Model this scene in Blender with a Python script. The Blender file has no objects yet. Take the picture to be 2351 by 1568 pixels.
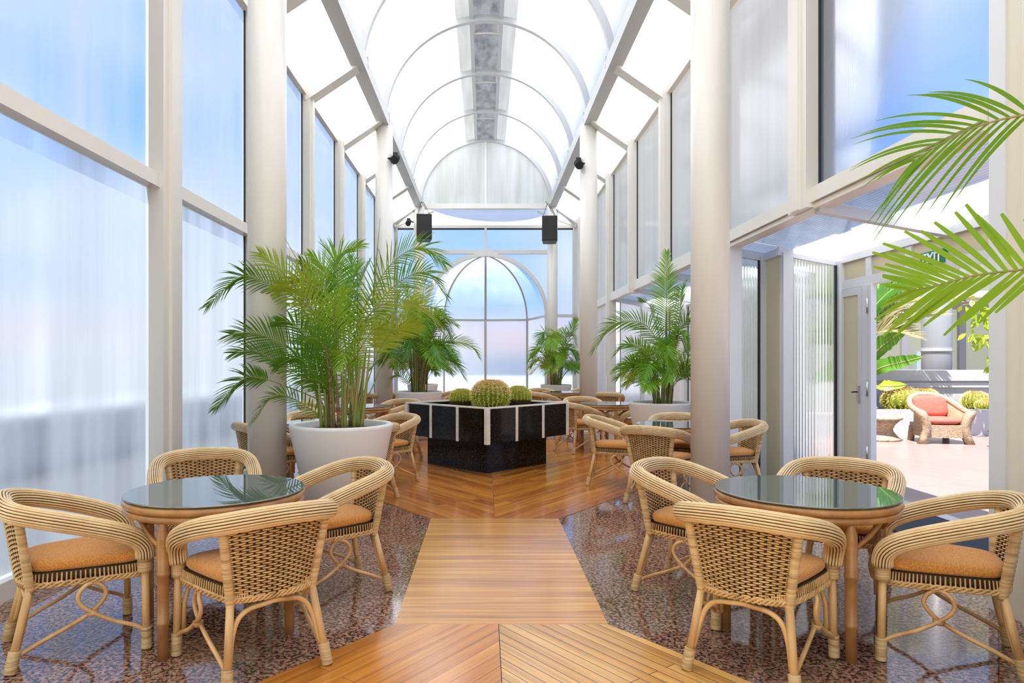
import bpy, math, random
from mathutils import Vector, Matrix, Quaternion
random.seed(7)
R = random.Random(11)
PI = math.pi
sc = bpy.context.scene
COL = sc.collection
# ------------------------------------------------------------------ camera frame used for measuring the photograph
F, VX, VY, CH = 1567.0, 1112.0, 825.0, 1.45
def W(px, py, Y):
    return Vector(((px - VX) * Y / F, Y, CH - (py - VY) * Y / F))
X0 = 0.04

# ------------------------------------------------------------------ materials
def nmat(name):
    m = bpy.data.materials.new(name); m.use_nodes = True
    nt = m.node_tree
    for n in list(nt.nodes): nt.nodes.remove(n)
    out = nt.nodes.new('ShaderNodeOutputMaterial')
    return m, nt, out
def N(nt, t, **kw):
    n = nt.nodes.new(t)
    for k, v in kw.items():
        if k.startswith('i_'):
            key = k[2:]
            key = int(key) if key.isdigit() else key.replace('_', ' ')
            n.inputs[key].default_value = v
        else: setattr(n, k, v)
    return n
def L(nt, a, b): nt.links.new(a, b)
def c4(c): return (c[0], c[1], c[2], 1)
def ramp(nt, src, stops, interp='LINEAR'):
    r = nt.nodes.new('ShaderNodeValToRGB'); r.color_ramp.interpolation = interp
    e = r.color_ramp.elements
    while len(e) > 1: e.remove(e[-1])
    e[0].position, e[0].color = stops[0][0], c4(stops[0][1])
    for p, c in stops[1:]:
        x = e.new(p); x.color = c4(c)
    L(nt, src, r.inputs[0]); return r.outputs[0]
def mixc(nt, fac, a, b, mode='MIX'):
    n = nt.nodes.new('ShaderNodeMix'); n.data_type = 'RGBA'; n.blend_type = mode
    for i, v in ((0, fac), (6, a), (7, b)):
        if hasattr(v, 'is_linked') or hasattr(v, 'links'): L(nt, v, n.inputs[i])
        else: n.inputs[i].default_value = v if i == 0 else c4(v)
    return n.outputs[2]
def pos(nt, scale=(1, 1, 1), rot=0, kind='Object', loc=(0, 0, 0)):
    if kind == 'World':
        g = nt.nodes.new('ShaderNodeNewGeometry'); o = g.outputs['Position']
    else:
        t = nt.nodes.new('ShaderNodeTexCoord'); o = t.outputs[kind]
    m = nt.nodes.new('ShaderNodeMapping')
    m.inputs['Scale'].default_value = scale; m.inputs['Rotation'].default_value = (0, 0, rot); m.inputs['Location'].default_value = loc
    L(nt, o, m.inputs[0]); return m.outputs[0]
def princ(name, col, rough=.5, spec=.5, metal=0, coat=0, noise=None, bump=None, sheen=0):
    m, nt, out = nmat(name)
    b = N(nt, 'ShaderNodeBsdfPrincipled')
    b.inputs['Base Color'].default_value = c4(col); b.inputs['Roughness'].default_value = rough
    b.inputs['Specular IOR Level'].default_value = spec; b.inputs['Metallic'].default_value = metal
    b.inputs['Coat Weight'].default_value = coat; b.inputs['Sheen Weight'].default_value = sheen
    if noise:
        sc_, c2, lo, hi = noise[:4]
        tx = N(nt, 'ShaderNodeTexNoise'); tx.inputs['Scale'].default_value = 1; tx.inputs['Detail'].default_value = 4
        L(nt, pos(nt, sc_ if isinstance(sc_, tuple) else (sc_,) * 3), tx.inputs['Vector'])
        L(nt, ramp(nt, tx.outputs[0], [(lo, col), (hi, c2)]), b.inputs['Base Color'])
    if bump:
        tx = N(nt, 'ShaderNodeTexNoise'); tx.inputs['Scale'].default_value = 1
        L(nt, pos(nt, (bump[0],) * 3), tx.inputs['Vector'])
        bp = N(nt, 'ShaderNodeBump'); bp.inputs['Strength'].default_value = bump[1]; bp.inputs['Distance'].default_value = bump[2]
        L(nt, tx.outputs[0], bp.inputs['Height']); L(nt, bp.outputs[0], b.inputs['Normal'])
    L(nt, b.outputs[0], out.inputs[0]); return m

M = {}
M['white'] = princ('white_paint', (.85, .83, .775), .32, .5, noise=((1.3, 1.3, .5), (.81, .78, .70), .35, .8))
M['grey_white'] = princ('grey_white_metal', (.74, .77, .82), .3, .5)
M['cream'] = princ('cream_panel', (.78, .74, .62), .5, .4)
M['gasket'] = princ('black_gasket', (.02, .02, .022), .6)
M['pot'] = princ('white_pot', (.84, .84, .85), .42, .5)
M['soil'] = princ('potting_soil', (.06, .035, .022), .95, .1, noise=(40, (.17, .1, .06), .4, .65), bump=(60, .8, .02))
M['dark'] = princ('black_plastic', (.012, .012, .013), .45)
M['grille'] = princ('speaker_grille', (.02, .019, .018), .7, bump=(260, .5, .004))
M['cane'] = princ('light_rattan', (.86, .67, .40), .38, .45, noise=((14, 14, 14), (.76, .52, .27), .35, .75))
M['canedark_gap_shade'] = princ('dark_rattan_gap_shade', (.045, .024, .011), .55, .3)  # dark stakes and seat lining; also paints shade into rail and weave gaps
M['caneleg'] = princ('rattan_pole', (.78, .51, .24), .33, .5, noise=((10, 10, 3), (.44, .22, .075), .38, .78))
M['wrap'] = princ('rattan_wrapping', (.74, .54, .30), .42, .4, noise=((6, 6, 110), (.4, .25, .11), .4, .7))
M['weave'] = princ('woven_cane', (.76, .51, .24), .4, .45, noise=((22, 22, 22), (.46, .26, .1), .35, .75))
M['cushion'] = princ('tan_tweed', (.80, .37, .10), .95, .1, noise=(150, (.56, .24, .055), .38, .62), bump=(220, .6, .004), sheen=.3)
M['tablewood'] = princ('brown_rattan', (.50, .25, .085), .28, .5, noise=((9, 9, 9), (.32, .14, .045), .35, .7), coat=.3)
M['stem_green'] = princ('palm_stem', (.22, .30, .06), .4, .4, noise=((12, 12, 5), (.36, .27, .09), .4, .65))
M['stem_brown'] = princ('palm_stem_brown', (.28, .17, .09), .6, .3, noise=((10, 10, 30), (.16, .09, .05), .4, .6))
M['marble'] = princ('white_marble', (.83, .80, .75), .25, .5, noise=(6, (.7, .64, .57), .45, .75))
M['coral'] = princ('coral_fabric', (.56, .13, .095), .8, .2, noise=(75, (.64, .24, .19), .55, .62))
M['wicker_pale'] = princ('pale_wicker', (.56, .43, .30), .6, .3, noise=((26, 26, 120), (.32, .21, .12), .42, .62), bump=(60, .6, .01))
M['stucco'] = princ('white_stucco', (.60, .60, .605), .9, .2, bump=(9, .4, .02))
M['mat'] = princ('black_mat', (.045, .048, .055), .9, .2)
M['parapet'] = princ('parapet_paint', (.92, .93, .95), .8, .2)
M['rib'] = princ('backlit_roof_steel', (.56, .57, .56), .35, .5)  # white roof members greyed, their backlit shade put into the colour
M['duct'] = princ('grey_painted_steel', (.30, .31, .33), .4, .5)
M['metal'] = princ('brushed_metal', (.6, .62, .65), .3, .5, metal=.9)
M['green_sign'] = princ('sign_green', (.0, .22, .10), .4)
M['letter'] = princ('sign_white', (.9, .9, .9), .5)
M['box_grey'] = princ('blue_grey_box', (.38, .48, .52), .4)
M['red'] = princ('red_knob', (.5, .03, .03), .4)
M['terra'] = princ('brown_ceramic', (.16, .07, .06), .5)

def leaf(name, a, b, yellow=None):
    m, nt, out = nmat(name)
    oi = N(nt, 'ShaderNodeObjectInfo')
    tx = N(nt, 'ShaderNodeTexNoise'); tx.inputs['Scale'].default_value = 5
    L(nt, pos(nt, (1, 1, 1), 0, 'World'), tx.inputs['Vector'])
    ad = N(nt, 'ShaderNodeMath', operation='MULTIPLY_ADD'); L(nt, oi.outputs['Random'], ad.inputs[0]); ad.inputs[1].default_value = .6
    mu = N(nt, 'ShaderNodeMath', operation='MULTIPLY'); L(nt, tx.outputs[0], mu.inputs[0]); mu.inputs[1].default_value = .5
    L(nt, mu.outputs[0], ad.inputs[2])
    col = ramp(nt, ad.outputs[0], [(.1, a), (.8, b)])
    p = N(nt, 'ShaderNodeBsdfPrincipled'); p.inputs['Roughness'].default_value = .38; p.inputs['Specular IOR Level'].default_value = .45
    t = N(nt, 'ShaderNodeBsdfTranslucent')
    L(nt, col, p.inputs['Base Color']); L(nt, mixc(nt, .5, col, (.42, .6, .06)), t.inputs[0])
    mx = N(nt, 'ShaderNodeMixShader'); mx.inputs[0].default_value = .34
    L(nt, p.outputs[0], mx.inputs[1]); L(nt, t.outputs[0], mx.inputs[2]); L(nt, mx.outputs[0], out.inputs[0])
    return m
M['leaf'] = leaf('palm_leaf', (.022, .13, .008), (.12, .33, .02))
M['leaf_mid'] = leaf('palm_leaf_bright', (.09, .30, .012), (.26, .50, .03))
M['leaf_yellow'] = leaf('palm_leaf_yellowing', (.26, .40, .02), (.46, .52, .05))
M['leaf_dry'] = leaf('dry_palm_leaf', (.30, .29, .12), (.46, .38, .22))
M['leaf_tree'] = leaf('glossy_yellow_leaf', (.30, .46, .03), (.55, .62, .05))

def granite():
    m, nt, out = nmat('red_granite')
    b = N(nt, 'ShaderNodeBsdfPrincipled'); b.inputs['Roughness'].default_value = .07; b.inputs['Specular IOR Level'].default_value = .6
    p = pos(nt, (1, 1, 1), 0, 'World')
    n1 = N(nt, 'ShaderNodeTexNoise'); n1.inputs['Scale'].default_value = 50; n1.inputs['Detail'].default_value = 5; L(nt, p, n1.inputs['Vector'])
    v = N(nt, 'ShaderNodeTexVoronoi'); v.inputs['Scale'].default_value = 48; L(nt, p, v.inputs['Vector'])
    c1 = ramp(nt, v.outputs['Color'], [(.15, (.30, .125, .075)), (.5, (.42, .21, .14)), (.85, (.50, .30, .22))])
    dk = ramp(nt, n1.outputs[0], [(.45, (1, 1, 1)), (.52, (0, 0, 0))])
    c2 = mixc(nt, dk, c1, (.035, .026, .024))
    n2 = N(nt, 'ShaderNodeTexNoise'); n2.inputs['Scale'].default_value = 110; L(nt, p, n2.inputs['Vector'])
    lt = ramp(nt, n2.outputs[0], [(.6, (0, 0, 0)), (.68, (.7, .7, .7))])
    c3 = mixc(nt, lt, c2, (.55, .42, .36))
    br = N(nt, 'ShaderNodeTexBrick'); br.offset = 0; br.inputs['Scale'].default_value = 1
    br.inputs['Brick Width'].default_value = .62; br.inputs['Row Height'].default_value = .62; br.inputs['Mortar Size'].default_value = .003
    br.inputs['Color1'].default_value = (1, 1, 1, 1); br.inputs['Color2'].default_value = (.86, .86, .86, 1); br.inputs['Mortar'].default_value = (.22, .2, .2, 1)
    L(nt, pos(nt, (1, 1, 1), math.radians(37), 'World'), br.inputs['Vector'])
    L(nt, mixc(nt, 1.0, c3, br.outputs[0], 'MULTIPLY'), b.inputs['Base Color'])
    L(nt, b.outputs[0], out.inputs[0]); return m
M['granite'] = granite()
def black_granite():
    m, nt, out = nmat('black_granite')
    b = N(nt, 'ShaderNodeBsdfPrincipled'); b.inputs['Roughness'].default_value = .08; b.inputs['Specular IOR Level'].default_value = .16
    n1 = N(nt, 'ShaderNodeTexNoise'); n1.inputs['Scale'].default_value = 85; n1.inputs['Detail'].default_value = 3
    L(nt, pos(nt), n1.inputs['Vector'])
    L(nt, ramp(nt, n1.outputs[0], [(.5, (.007, .006, .005)), (.63, (.02, .015, .01)), (.72, (.10, .085, .06))]), b.inputs['Base Color'])
    L(nt, b.outputs[0], out.inputs[0]); return m
M['blackstone'] = black_granite()
def planks(name, a, b_, dark, ang, width=.075, length=1.7, rough=.2, gap=.0016, stain=None, loc=(0, 0, 0), grain=1.0):
    m, nt, out = nmat(name)
    b = N(nt, 'ShaderNodeBsdfPrincipled'); b.inputs['Roughness'].default_value = rough; b.inputs['Specular IOR Level'].default_value = .5
    b.inputs['Coat Weight'].default_value = .3; b.inputs['Coat Roughness'].default_value = .14
    p = pos(nt, (1, 1, 1), ang, 'World', loc)
    br = N(nt, 'ShaderNodeTexBrick'); br.offset = .37; br.inputs['Scale'].default_value = 1
    br.inputs['Brick Width'].default_value = length; br.inputs['Row Height'].default_value = width; br.inputs['Mortar Size'].default_value = gap
    br.inputs['Mortar Smooth'].default_value = .2; br.inputs['Bias'].default_value = -.1
    br.inputs['Color1'].default_value = c4(a); br.inputs['Color2'].default_value = c4(b_); br.inputs['Mortar'].default_value = c4(dark)
    L(nt, p, br.inputs['Vector'])
    mp = N(nt, 'ShaderNodeMapping'); mp.inputs['Scale'].default_value = (1.2, 26, 1); L(nt, p, mp.inputs[0])
    n1 = N(nt, 'ShaderNodeTexNoise'); n1.inputs['Scale'].default_value = 1; n1.inputs['Detail'].default_value = 6; L(nt, mp.outputs[0], n1.inputs['Vector'])
    g = ramp(nt, n1.outputs[0], [(.3, (1 - .32 * grain, 1 - .40 * grain, 1 - .48 * grain)), (.62, (1 + .12 * grain, 1 + .1 * grain, 1 + .06 * grain))])
    col = mixc(nt, 1.0, br.outputs[0], g, 'MULTIPLY')
    if stain:
        mp2 = N(nt, 'ShaderNodeMapping'); mp2.inputs['Scale'].default_value = (.55, 3.2, 1); mp2.inputs['Location'].default_value = (.3, .4, 0); L(nt, p, mp2.inputs[0])
        n2 = N(nt, 'ShaderNodeTexNoise'); n2.inputs['Scale'].default_value = 1; L(nt, mp2.outputs[0], n2.inputs['Vector'])
        col = mixc(nt, ramp(nt, n2.outputs[0], [(.55, (0, 0, 0)), (.62, (.6, .6, .6))]), col, stain)
    L(nt, col, b.inputs['Base Color'])
    bp = N(nt, 'ShaderNodeBump'); bp.inputs['Strength'].default_value = .25; bp.inputs['Distance'].default_value = .002
    bw = N(nt, 'ShaderNodeMath', operation='SUBTRACT'); bw.inputs[0].default_value = 1; L(nt, br.outputs['Fac'], bw.inputs[1])
    L(nt, bw.outputs[0], bp.inputs['Height']); L(nt, bp.outputs[0], b.inputs['Normal'])
    L(nt, b.outputs[0], out.inputs[0]); return m
ANG = math.radians(53.2)
M['wood_walk'] = planks('boards_across', (.76, .37, .078), (.56, .23, .04), (.22, .09, .02), 0, .085, 9.0, .24, .0012, loc=(3.0, 0, 0))
M['wood_fl'] = planks('boards_far_a', (.66, .26, .042), (.36, .10, .016), (.11, .035, .008), ANG, .105, 1.9, .2)
M['wood_fr'] = planks('boards_far_b', (.68, .27, .042), (.38, .105, .016), (.11, .035, .008), -ANG, .105, 1.9, .2)
M['wood_nl'] = planks('boards_near_a', (.70, .29, .045), (.52, .18, .025), (.17, .06, .015), -ANG, .085, 2.1, .2, stain=(.34, .11, .025))
M['wood_nr'] = planks('boards_near_b', (.78, .46, .14), (.62, .31, .075), (.10, .06, .03), ANG, .062, 1.5, .3, .0028)
M['deck'] = planks('pink_deck', (.31, .225, .205), (.285, .205, .188), (.19, .13, .115), math.radians(64), .14, 3.5, .7, .004, grain=.22)

def pane(name, clear, tint, body, axis, pitch=.012, rough=.3, streak=.25, ior=1.12, diffuse=.25, bump=0.0, gloss=.35):
    """multiwall plastic sheet: part of the light passes straight on, the rest is scattered by the ribs"""
    m, nt, out = nmat(name)
    geo = N(nt, 'ShaderNodeNewGeometry'); sp = N(nt, 'ShaderNodeSeparateXYZ'); L(nt, geo.outputs['Position'], sp.inputs[0])
    ax = sp.outputs[{'X': 0, 'Y': 1}[axis]]
    mm = N(nt, 'ShaderNodeMath', operation='MULTIPLY'); L(nt, ax, mm.inputs[0]); mm.inputs[1].default_value = 2 * PI / pitch
    sn = N(nt, 'ShaderNodeMath', operation='SINE'); L(nt, mm.outputs[0], sn.inputs[0])
    tx = N(nt, 'ShaderNodeTexNoise'); tx.inputs['Scale'].default_value = 1; tx.inputs['Detail'].default_value = 3
    L(nt, pos(nt, (3.2, 3.2, .22), 0, 'World'), tx.inputs['Vector'])
    f1 = N(nt, 'ShaderNodeMath', operation='MULTIPLY_ADD'); L(nt, tx.outputs[0], f1.inputs[0]); f1.inputs[1].default_value = streak * 2; f1.inputs[2].default_value = clear - streak
    f2 = N(nt, 'ShaderNodeMath', operation='MULTIPLY_ADD', use_clamp=True); L(nt, sn.outputs[0], f2.inputs[0]); f2.inputs[1].default_value = .11; L(nt, f1.outputs[0], f2.inputs[2])
    rf = N(nt, 'ShaderNodeBsdfRefraction'); rf.inputs['Roughness'].default_value = rough; rf.inputs['IOR'].default_value = ior; rf.inputs['Color'].default_value = c4(tint)
    if bump:
        bp = N(nt, 'ShaderNodeBump'); bp.inputs['Strength'].default_value = bump; bp.inputs['Distance'].default_value = pitch * .3
        L(nt, sn.outputs[0], bp.inputs['Height']); L(nt, bp.outputs[0], rf.inputs['Normal'])
    tl = N(nt, 'ShaderNodeBsdfTranslucent'); tl.inputs[0].default_value = c4(body)
    df = N(nt, 'ShaderNodeBsdfDiffuse'); df.inputs[0].default_value = c4(body)
    m1 = N(nt, 'ShaderNodeMixShader'); m1.inputs[0].default_value = diffuse; L(nt, tl.outputs[0], m1.inputs[1]); L(nt, df.outputs[0], m1.inputs[2])
    m2 = N(nt, 'ShaderNodeMixShader'); L(nt, f2.outputs[0], m2.inputs[0]); L(nt, m1.outputs[0], m2.inputs[1]); L(nt, rf.outputs[0], m2.inputs[2])
    gl = N(nt, 'ShaderNodeBsdfGlossy'); gl.inputs['Roughness'].default_value = .12
    lw = N(nt, 'ShaderNodeLayerWeight'); lw.inputs[0].default_value = .12
    g2 = N(nt, 'ShaderNodeMath', operation='MULTIPLY'); L(nt, lw.outputs['Fresnel'], g2.inputs[0]); g2.inputs[1].default_value = gloss
    m3 = N(nt, 'ShaderNodeMixShader'); L(nt, g2.outputs[0], m3.inputs[0]); L(nt, m2.outputs[0], m3.inputs[1]); L(nt, gl.outputs[0], m3.inputs[2])
    L(nt, m3.outputs[0], out.inputs[0]); return m
BODY = (.86, .88, .88)
M['pane_side'] = pane('ribbed_sheet_side', .55, (.88, .93, .97), BODY, 'Y')
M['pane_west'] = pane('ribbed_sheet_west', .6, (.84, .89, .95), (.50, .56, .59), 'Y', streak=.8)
M['pane_clear'] = pane('ribbed_sheet_clear', .88, (.86, .93, 1), BODY, 'Y', streak=.1)
M['pane_milky'] = pane('ribbed_sheet_milky', .12, (.9, .93, .93), (.98, .93, .72), 'Y', streak=.1, diffuse=.06, gloss=.12)
M['pane_east'] = pane('ribbed_sheet_east', .18, (.9, .93, .93), (.98, .93, .74), 'Y', streak=.2, diffuse=.06, gloss=.2)
M['pane_end'] = pane('ribbed_sheet_end', .72, (.86, .93, 1), BODY, 'X', streak=.15)
M['pane_flute'] = pane('fluted_sheet', .74, (.95, .99, .97), (.96, .96, .93), 'X', .035, .14, .08, 1.2, bump=.6)
M['pane_porch'] = pane('ribbed_sheet_porch', .28, (.9, .93, .97), (.96, .96, .95), 'X', .035, .25, .25, 1.15, diffuse=.05)
def sheet(name, body, diffuse, dirt=None):
    m, nt, out = nmat(name)
    tl = N(nt, 'ShaderNodeBsdfTranslucent'); df = N(nt, 'ShaderNodeBsdfDiffuse')
    if dirt:
        tx = N(nt, 'ShaderNodeTexNoise'); tx.inputs['Scale'].default_value = 1; tx.inputs['Detail'].default_value = 4
        L(nt, pos(nt, dirt[1], 0, 'World'), tx.inputs['Vector'])
        c = ramp(nt, tx.outputs[0], [(.3, dirt[0]), (.62, body)])
        L(nt, c, tl.inputs[0]); L(nt, c, df.inputs[0])
    else:
        tl.inputs[0].default_value = c4(body); df.inputs[0].default_value = c4(body)
    m1 = N(nt, 'ShaderNodeMixShader'); m1.inputs[0].default_value = diffuse
    L(nt, tl.outputs[0], m1.inputs[1]); L(nt, df.outputs[0], m1.inputs[2]); L(nt, m1.outputs[0], out.inputs[0]); return m
M['vault'] = sheet('white_roof_sheet', (.92, .92, .92), .22, ((.84, .85, .86), (1.2, 1.2, 1.2)))
M['aisle'] = sheet('white_aisle_sheet', (.93, .93, .90), .25, ((.84, .84, .80), (.7, 5, 1)))
M['lunette'] = sheet('stained_sheet', (.90, .90, .82), .5, ((.72, .71, .58), (3.5, 1, .35)))
M['ridge_side'] = sheet('grey_ridge_sheet', (.46, .47, .46), .7, ((.38, .38, .36), (6, .6, 1)))
M['ridge'] = sheet('dark_ridge_sheet', (.28, .29, .30), .75, ((.14, .14, .15), (5, 2.2, 1)))
M['cream_sheet'] = sheet('cream_sheet', (.80, .76, .58), .5)
def glass_top():
    m, nt, out = nmat('table_glass')
    b = N(nt, 'ShaderNodeBsdfPrincipled'); b.inputs['Base Color'].default_value = (.10, .125, .115, 1); b.inputs['Roughness'].default_value = .015
    b.inputs['IOR'].default_value = 2.5; b.inputs['Specular IOR Level'].default_value = .5
    L(nt, b.outputs[0], out.inputs[0]); return m
M['glass'] = glass_top()

# ------------------------------------------------------------------ mesh builder
class MB:
    def __init__(s): s.v = []; s.f = []; s.m = []; s.sm = []
    def face(s, idx, mi=0, smooth=False): s.f.append(idx); s.m.append(mi); s.sm.append(smooth)
    def hexa(s, p, mi=0):
        b = len(s.v); s.v.extend(p)
        for q in ((0, 3, 2, 1), (4, 5, 6, 7), (0, 1, 5, 4), (1, 2, 6, 5), (2, 3, 7, 6), (3, 0, 4, 7)): s.face([b + i for i in q], mi)
    def box(s, x0, x1, y0, y1, z0, z1, mi=0):
        s.hexa([(x0, y0, z0), (x1, y0, z0), (x1, y1, z0), (x0, y1, z0), (x0, y0, z1), (x1, y0, z1), (x1, y1, z1), (x0, y1, z1)], mi); return s
    def bar(s, a, b, w, h, up=(0, 0, 1), mi=0):
        a, b = Vector(a), Vector(b); t = (b - a).normalized(); u = Vector(up)
        sd = t.cross(u).normalized() * w / 2; u = sd.cross(t).normalized() * h / 2
        s.hexa([a - sd - u, a + sd - u, b + sd - u, b - sd - u, a - sd + u, a + sd + u, b + sd + u, b - sd + u], mi); return s
    def quad(s, a, b, c, d, mi=0, smooth=False):
        k = len(s.v); s.v.extend([a, b, c, d]); s.face([k, k + 1, k + 2, k + 3], mi, smooth); return s
    def poly(s, pts, mi=0):
        k = len(s.v); s.v.extend(pts); s.face(list(range(k, k + len(pts))), mi); return s
    def slab(s, pts, z0, z1, mi=0):
        n = len(pts); k = len(s.v)
        s.v.extend([(p[0], p[1], z0) for p in pts]); s.v.extend([(p[0], p[1], z1) for p in pts])
        s.face([k + n + i for i in range(n)], mi); s.face([k + n - 1 - i for i in range(n)], mi)
        for i in range(n):
            j = (i + 1) % n; s.face([k + i, k + j, k + n + j, k + n + i], mi)
        return s
    def loft(s, rings, mi=0, closed=True, cap=True, smooth=True, loop=False):
        n = len(rings[0]); k = len(s.v)
        for r in rings: s.v.extend(r)
        m = len(rings)
        for i in range(m if loop else m - 1):
            i2 = (i + 1) % m
            for j in range(n if closed else n - 1):
                j2 = (j + 1) % n
                s.face([k + i * n + j, k + i * n + j2, k + i2 * n + j2, k + i2 * n + j], mi, smooth)
        if cap and closed and not loop:
            s.face([k + n - 1 - j for j in range(n)], mi); s.face([k + (m - 1) * n + j for j in range(n)], mi)
        return s
    def tube(s, pts, r, n=8, closed=False, mi=0, cap=True, up=None, flat=1.0):
        pts = [Vector(p) for p in pts]; m = len(pts); rings = []
        def tan(i):
            if closed: return (pts[(i + 1) % m] - pts[i - 1]).normalized()
            return (pts[min(i + 1, m - 1)] - pts[max(i - 1, 0)]).normalized()
        t0 = tan(0); ref = Vector(up) if up else (Vector((0, 0, 1)) if abs(t0.z) < .9 else Vector((1, 0, 0)))
        u = (ref - t0 * ref.dot(t0)).normalized()
        for i in range(m):
            t = tan(i)
            if up: u = Vector(up)
            u = (u - t * u.dot(t)).normalized(); w = t.cross(u)
            rr = r[i] if isinstance(r, (list, tuple)) else r
            rings.append([pts[i] + (u * math.cos(2 * PI * j / n) * flat + w * math.sin(2 * PI * j / n)) * rr for j in range(n)])
        return s.loft(rings, mi, True, cap, True, closed)
    def lathe(s, prof, n=32, c=(0, 0, 0), mi=0, cap=True):
        return s.loft([[(c[0] + r * math.cos(2 * PI * j / n), c[1] + r * math.sin(2 * PI * j / n), c[2] + z) for j in range(n)] for r, z in prof], mi, True, cap)
    def mesh(s, name, mats):
        me = bpy.data.meshes.new(name); me.from_pydata([tuple(v) for v in s.v], [], s.f)
        for m in (mats if isinstance(mats, (list, tuple)) else [mats]): me.materials.append(M[m] if isinstance(m, str) else m)
        me.polygons.foreach_set('material_index', s.m); me.polygons.foreach_set('use_smooth', s.sm)
        me.update(); return me
    def build(s, name, mats, parent=None, loc=(0, 0, 0), rz=0):
        o = bpy.data.objects.new(name, s.mesh(name, mats)); COL.objects.link(o)
        o.location = loc; o.rotation_euler = (0, 0, rz)
        if parent: o.parent = parent
        return o
def tag(o, label=None, cat=None, group=None, kind=None):
    for k, v in (('label', label), ('category', cat), ('group', group), ('kind', kind)):
        if v: o[k] = v
    return o
def empty(name, loc, rz=0, label=None, cat=None, group=None):
    o = bpy.data.objects.new(name, None); COL.objects.link(o); o.location = loc; o.rotation_euler = (0, 0, rz); o.empty_display_size = .1
    return tag(o, label, cat, group)
NUM = {}
def struct(base, mb, mats, numbered=True, label=None, cat=None):
    if numbered:
        NUM[base] = NUM.get(base, 0) + 1; base = f'{base}_{NUM[base]}'
    return tag(mb.build(base, mats), label, cat, None, 'structure')
def kids(o): return [c for c in COL.objects if c.parent == o]
def copy_tree(o, parent=None, table=None):
    c = o.copy(); COL.objects.link(c)
    if parent: c.parent = parent
    for ch in table[o.name]: copy_tree(ch, c, table)
    return c
def child_table(root):
    t = {}
    def rec(o):
        t[o.name] = kids(o)
        for c in t[o.name]: rec(c)
    rec(root); return t
def spline(pts, n, closed=False):
    P = [Vector(p) for p in pts]; m = len(P); out = []
    segs = m if closed else m - 1
    for i in range(n):
        t = i / (n if closed else n - 1) * segs; k = min(int(t), segs - 1); u = t - k
        g = (lambda q: P[q % m]) if closed else (lambda q: P[max(0, min(m - 1, q))])
        a, b, c, d = g(k - 1), g(k), g(k + 1), g(k + 2)
        out.append(.5 * ((2 * b) + (c - a) * u + (2 * a - 5 * b + 4 * c - d) * u * u + (3 * b - a - 3 * c + d) * u ** 3))
    return out

# ------------------------------------------------------------------ floor
XL, XR, YF, YB = -2.92, 2.98, 22.1, -2.4
PX = 4.2                                                     # outer wall of the side porches
struct('floor', MB().box(XL - .12, PX + .05, YB, 26, -.12, 0), 'granite', False)
Zf = .004
def board(pts, mat): struct('floor_boards', MB().slab(pts, -.05, Zf), mat, False)
board([(-.487, 3.725), (.675, 3.725), (.675, 6.2), (-.487, 6.2)], 'wood_walk')
board([(-.487, 3.725), (-2.91, .66), (-2.91, YB + .1), (.076, YB + .1), (.076, 3.725)], 'wood_nl')
board([(.08, 3.725), (.08, YB + .1), (2.95, YB + .1), (2.95, .80), (.675, 3.725)], 'wood_nr')
board([(.092, 6.2), (.092, 13.0), (-.487, 13.0), (-2.4, 10.45), (-2.4, 8.75), (-.487, 6.2)], 'wood_fl')
board([(.096, 6.2), (.675, 6.2), (2.55, 8.7), (2.55, 10.45), (.675, 13.0), (.096, 13.0)], 'wood_fr')
struct('floor_boards', MB().slab([(-.487, 13.0), (.675, 13.0), (.675, 21.9), (-.487, 21.9)], -.05, Zf), 'wood_walk', False)
# the seam between the two sets of boards
struct('trim', MB().box(.0765, .0795, YB + .2, 3.72, -.02, Zf + .0008), 'gasket')

# ------------------------------------------------------------------ glazed side walls
EZ = 5.74                                                    # height of the eaves
def post(x, y0, y1, z0=0, z1=EZ, d=.13, side=-1, mat='white'):
    xi = x - side * d
    mb = MB().box(min(x + side * .04, xi), max(x + side * .04, xi), y0, y1, z0, z1)
    mb.box(min(xi, xi - side * .03), max(xi, xi - side * .03), y0 + (y1 - y0) * .28, y1 - (y1 - y0) * .28, z0, z1)
    struct('trim', mb, mat)
def win_x(x, y0, y1, z0, z1, mat, side, gasket=True):
    w = struct('window', MB().quad((x, y0, z0), (x, y1, z0), (x, y1, z1), (x, y0, z1)), mat)
    if gasket:
        xi = x - side * .02
        g = MB().box(min(x, xi), max(x, xi), y1 - .014, y1, z0, z1).box(min(x, xi), max(x, xi), y0, y0 + .01, z0, z1)
        o = g.build('gasket', 'gasket', w)
    return w
# left wall
lp = [-1.4, 1.1, 3.6, 6.12, 8.45, 11.05, 13.4, 15.8, 18.2, 20.55]
for y in lp:
    h = .185 if y < 7 else .15
    post(XL, y - h, y + h, side=-1)
edges = [YB] + lp + [YF]
for i in range(len(edges) - 1):
    y0, y1 = edges[i] + (.16 if i else 0), edges[i + 1] - .16
    if i == len(edges) - 2: y1 = YF - .02
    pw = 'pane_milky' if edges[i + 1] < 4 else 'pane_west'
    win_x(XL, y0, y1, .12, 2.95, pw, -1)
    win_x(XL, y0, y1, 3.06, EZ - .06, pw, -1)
    struct('trim', MB().box(XL - .03, XL + .10, y0 - .02, y1 + .02, 2.945, 3.065), 'white')
    struct('trim', MB().box(XL - .05, XL + .06, y0 - .02, y1 + .02, 0, .12), 'white')
    struct('trim', MB().box(XL - .03, XL + .08, y0 - .02, y1 + .02, EZ - .06, EZ + .06), 'white')
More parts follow.
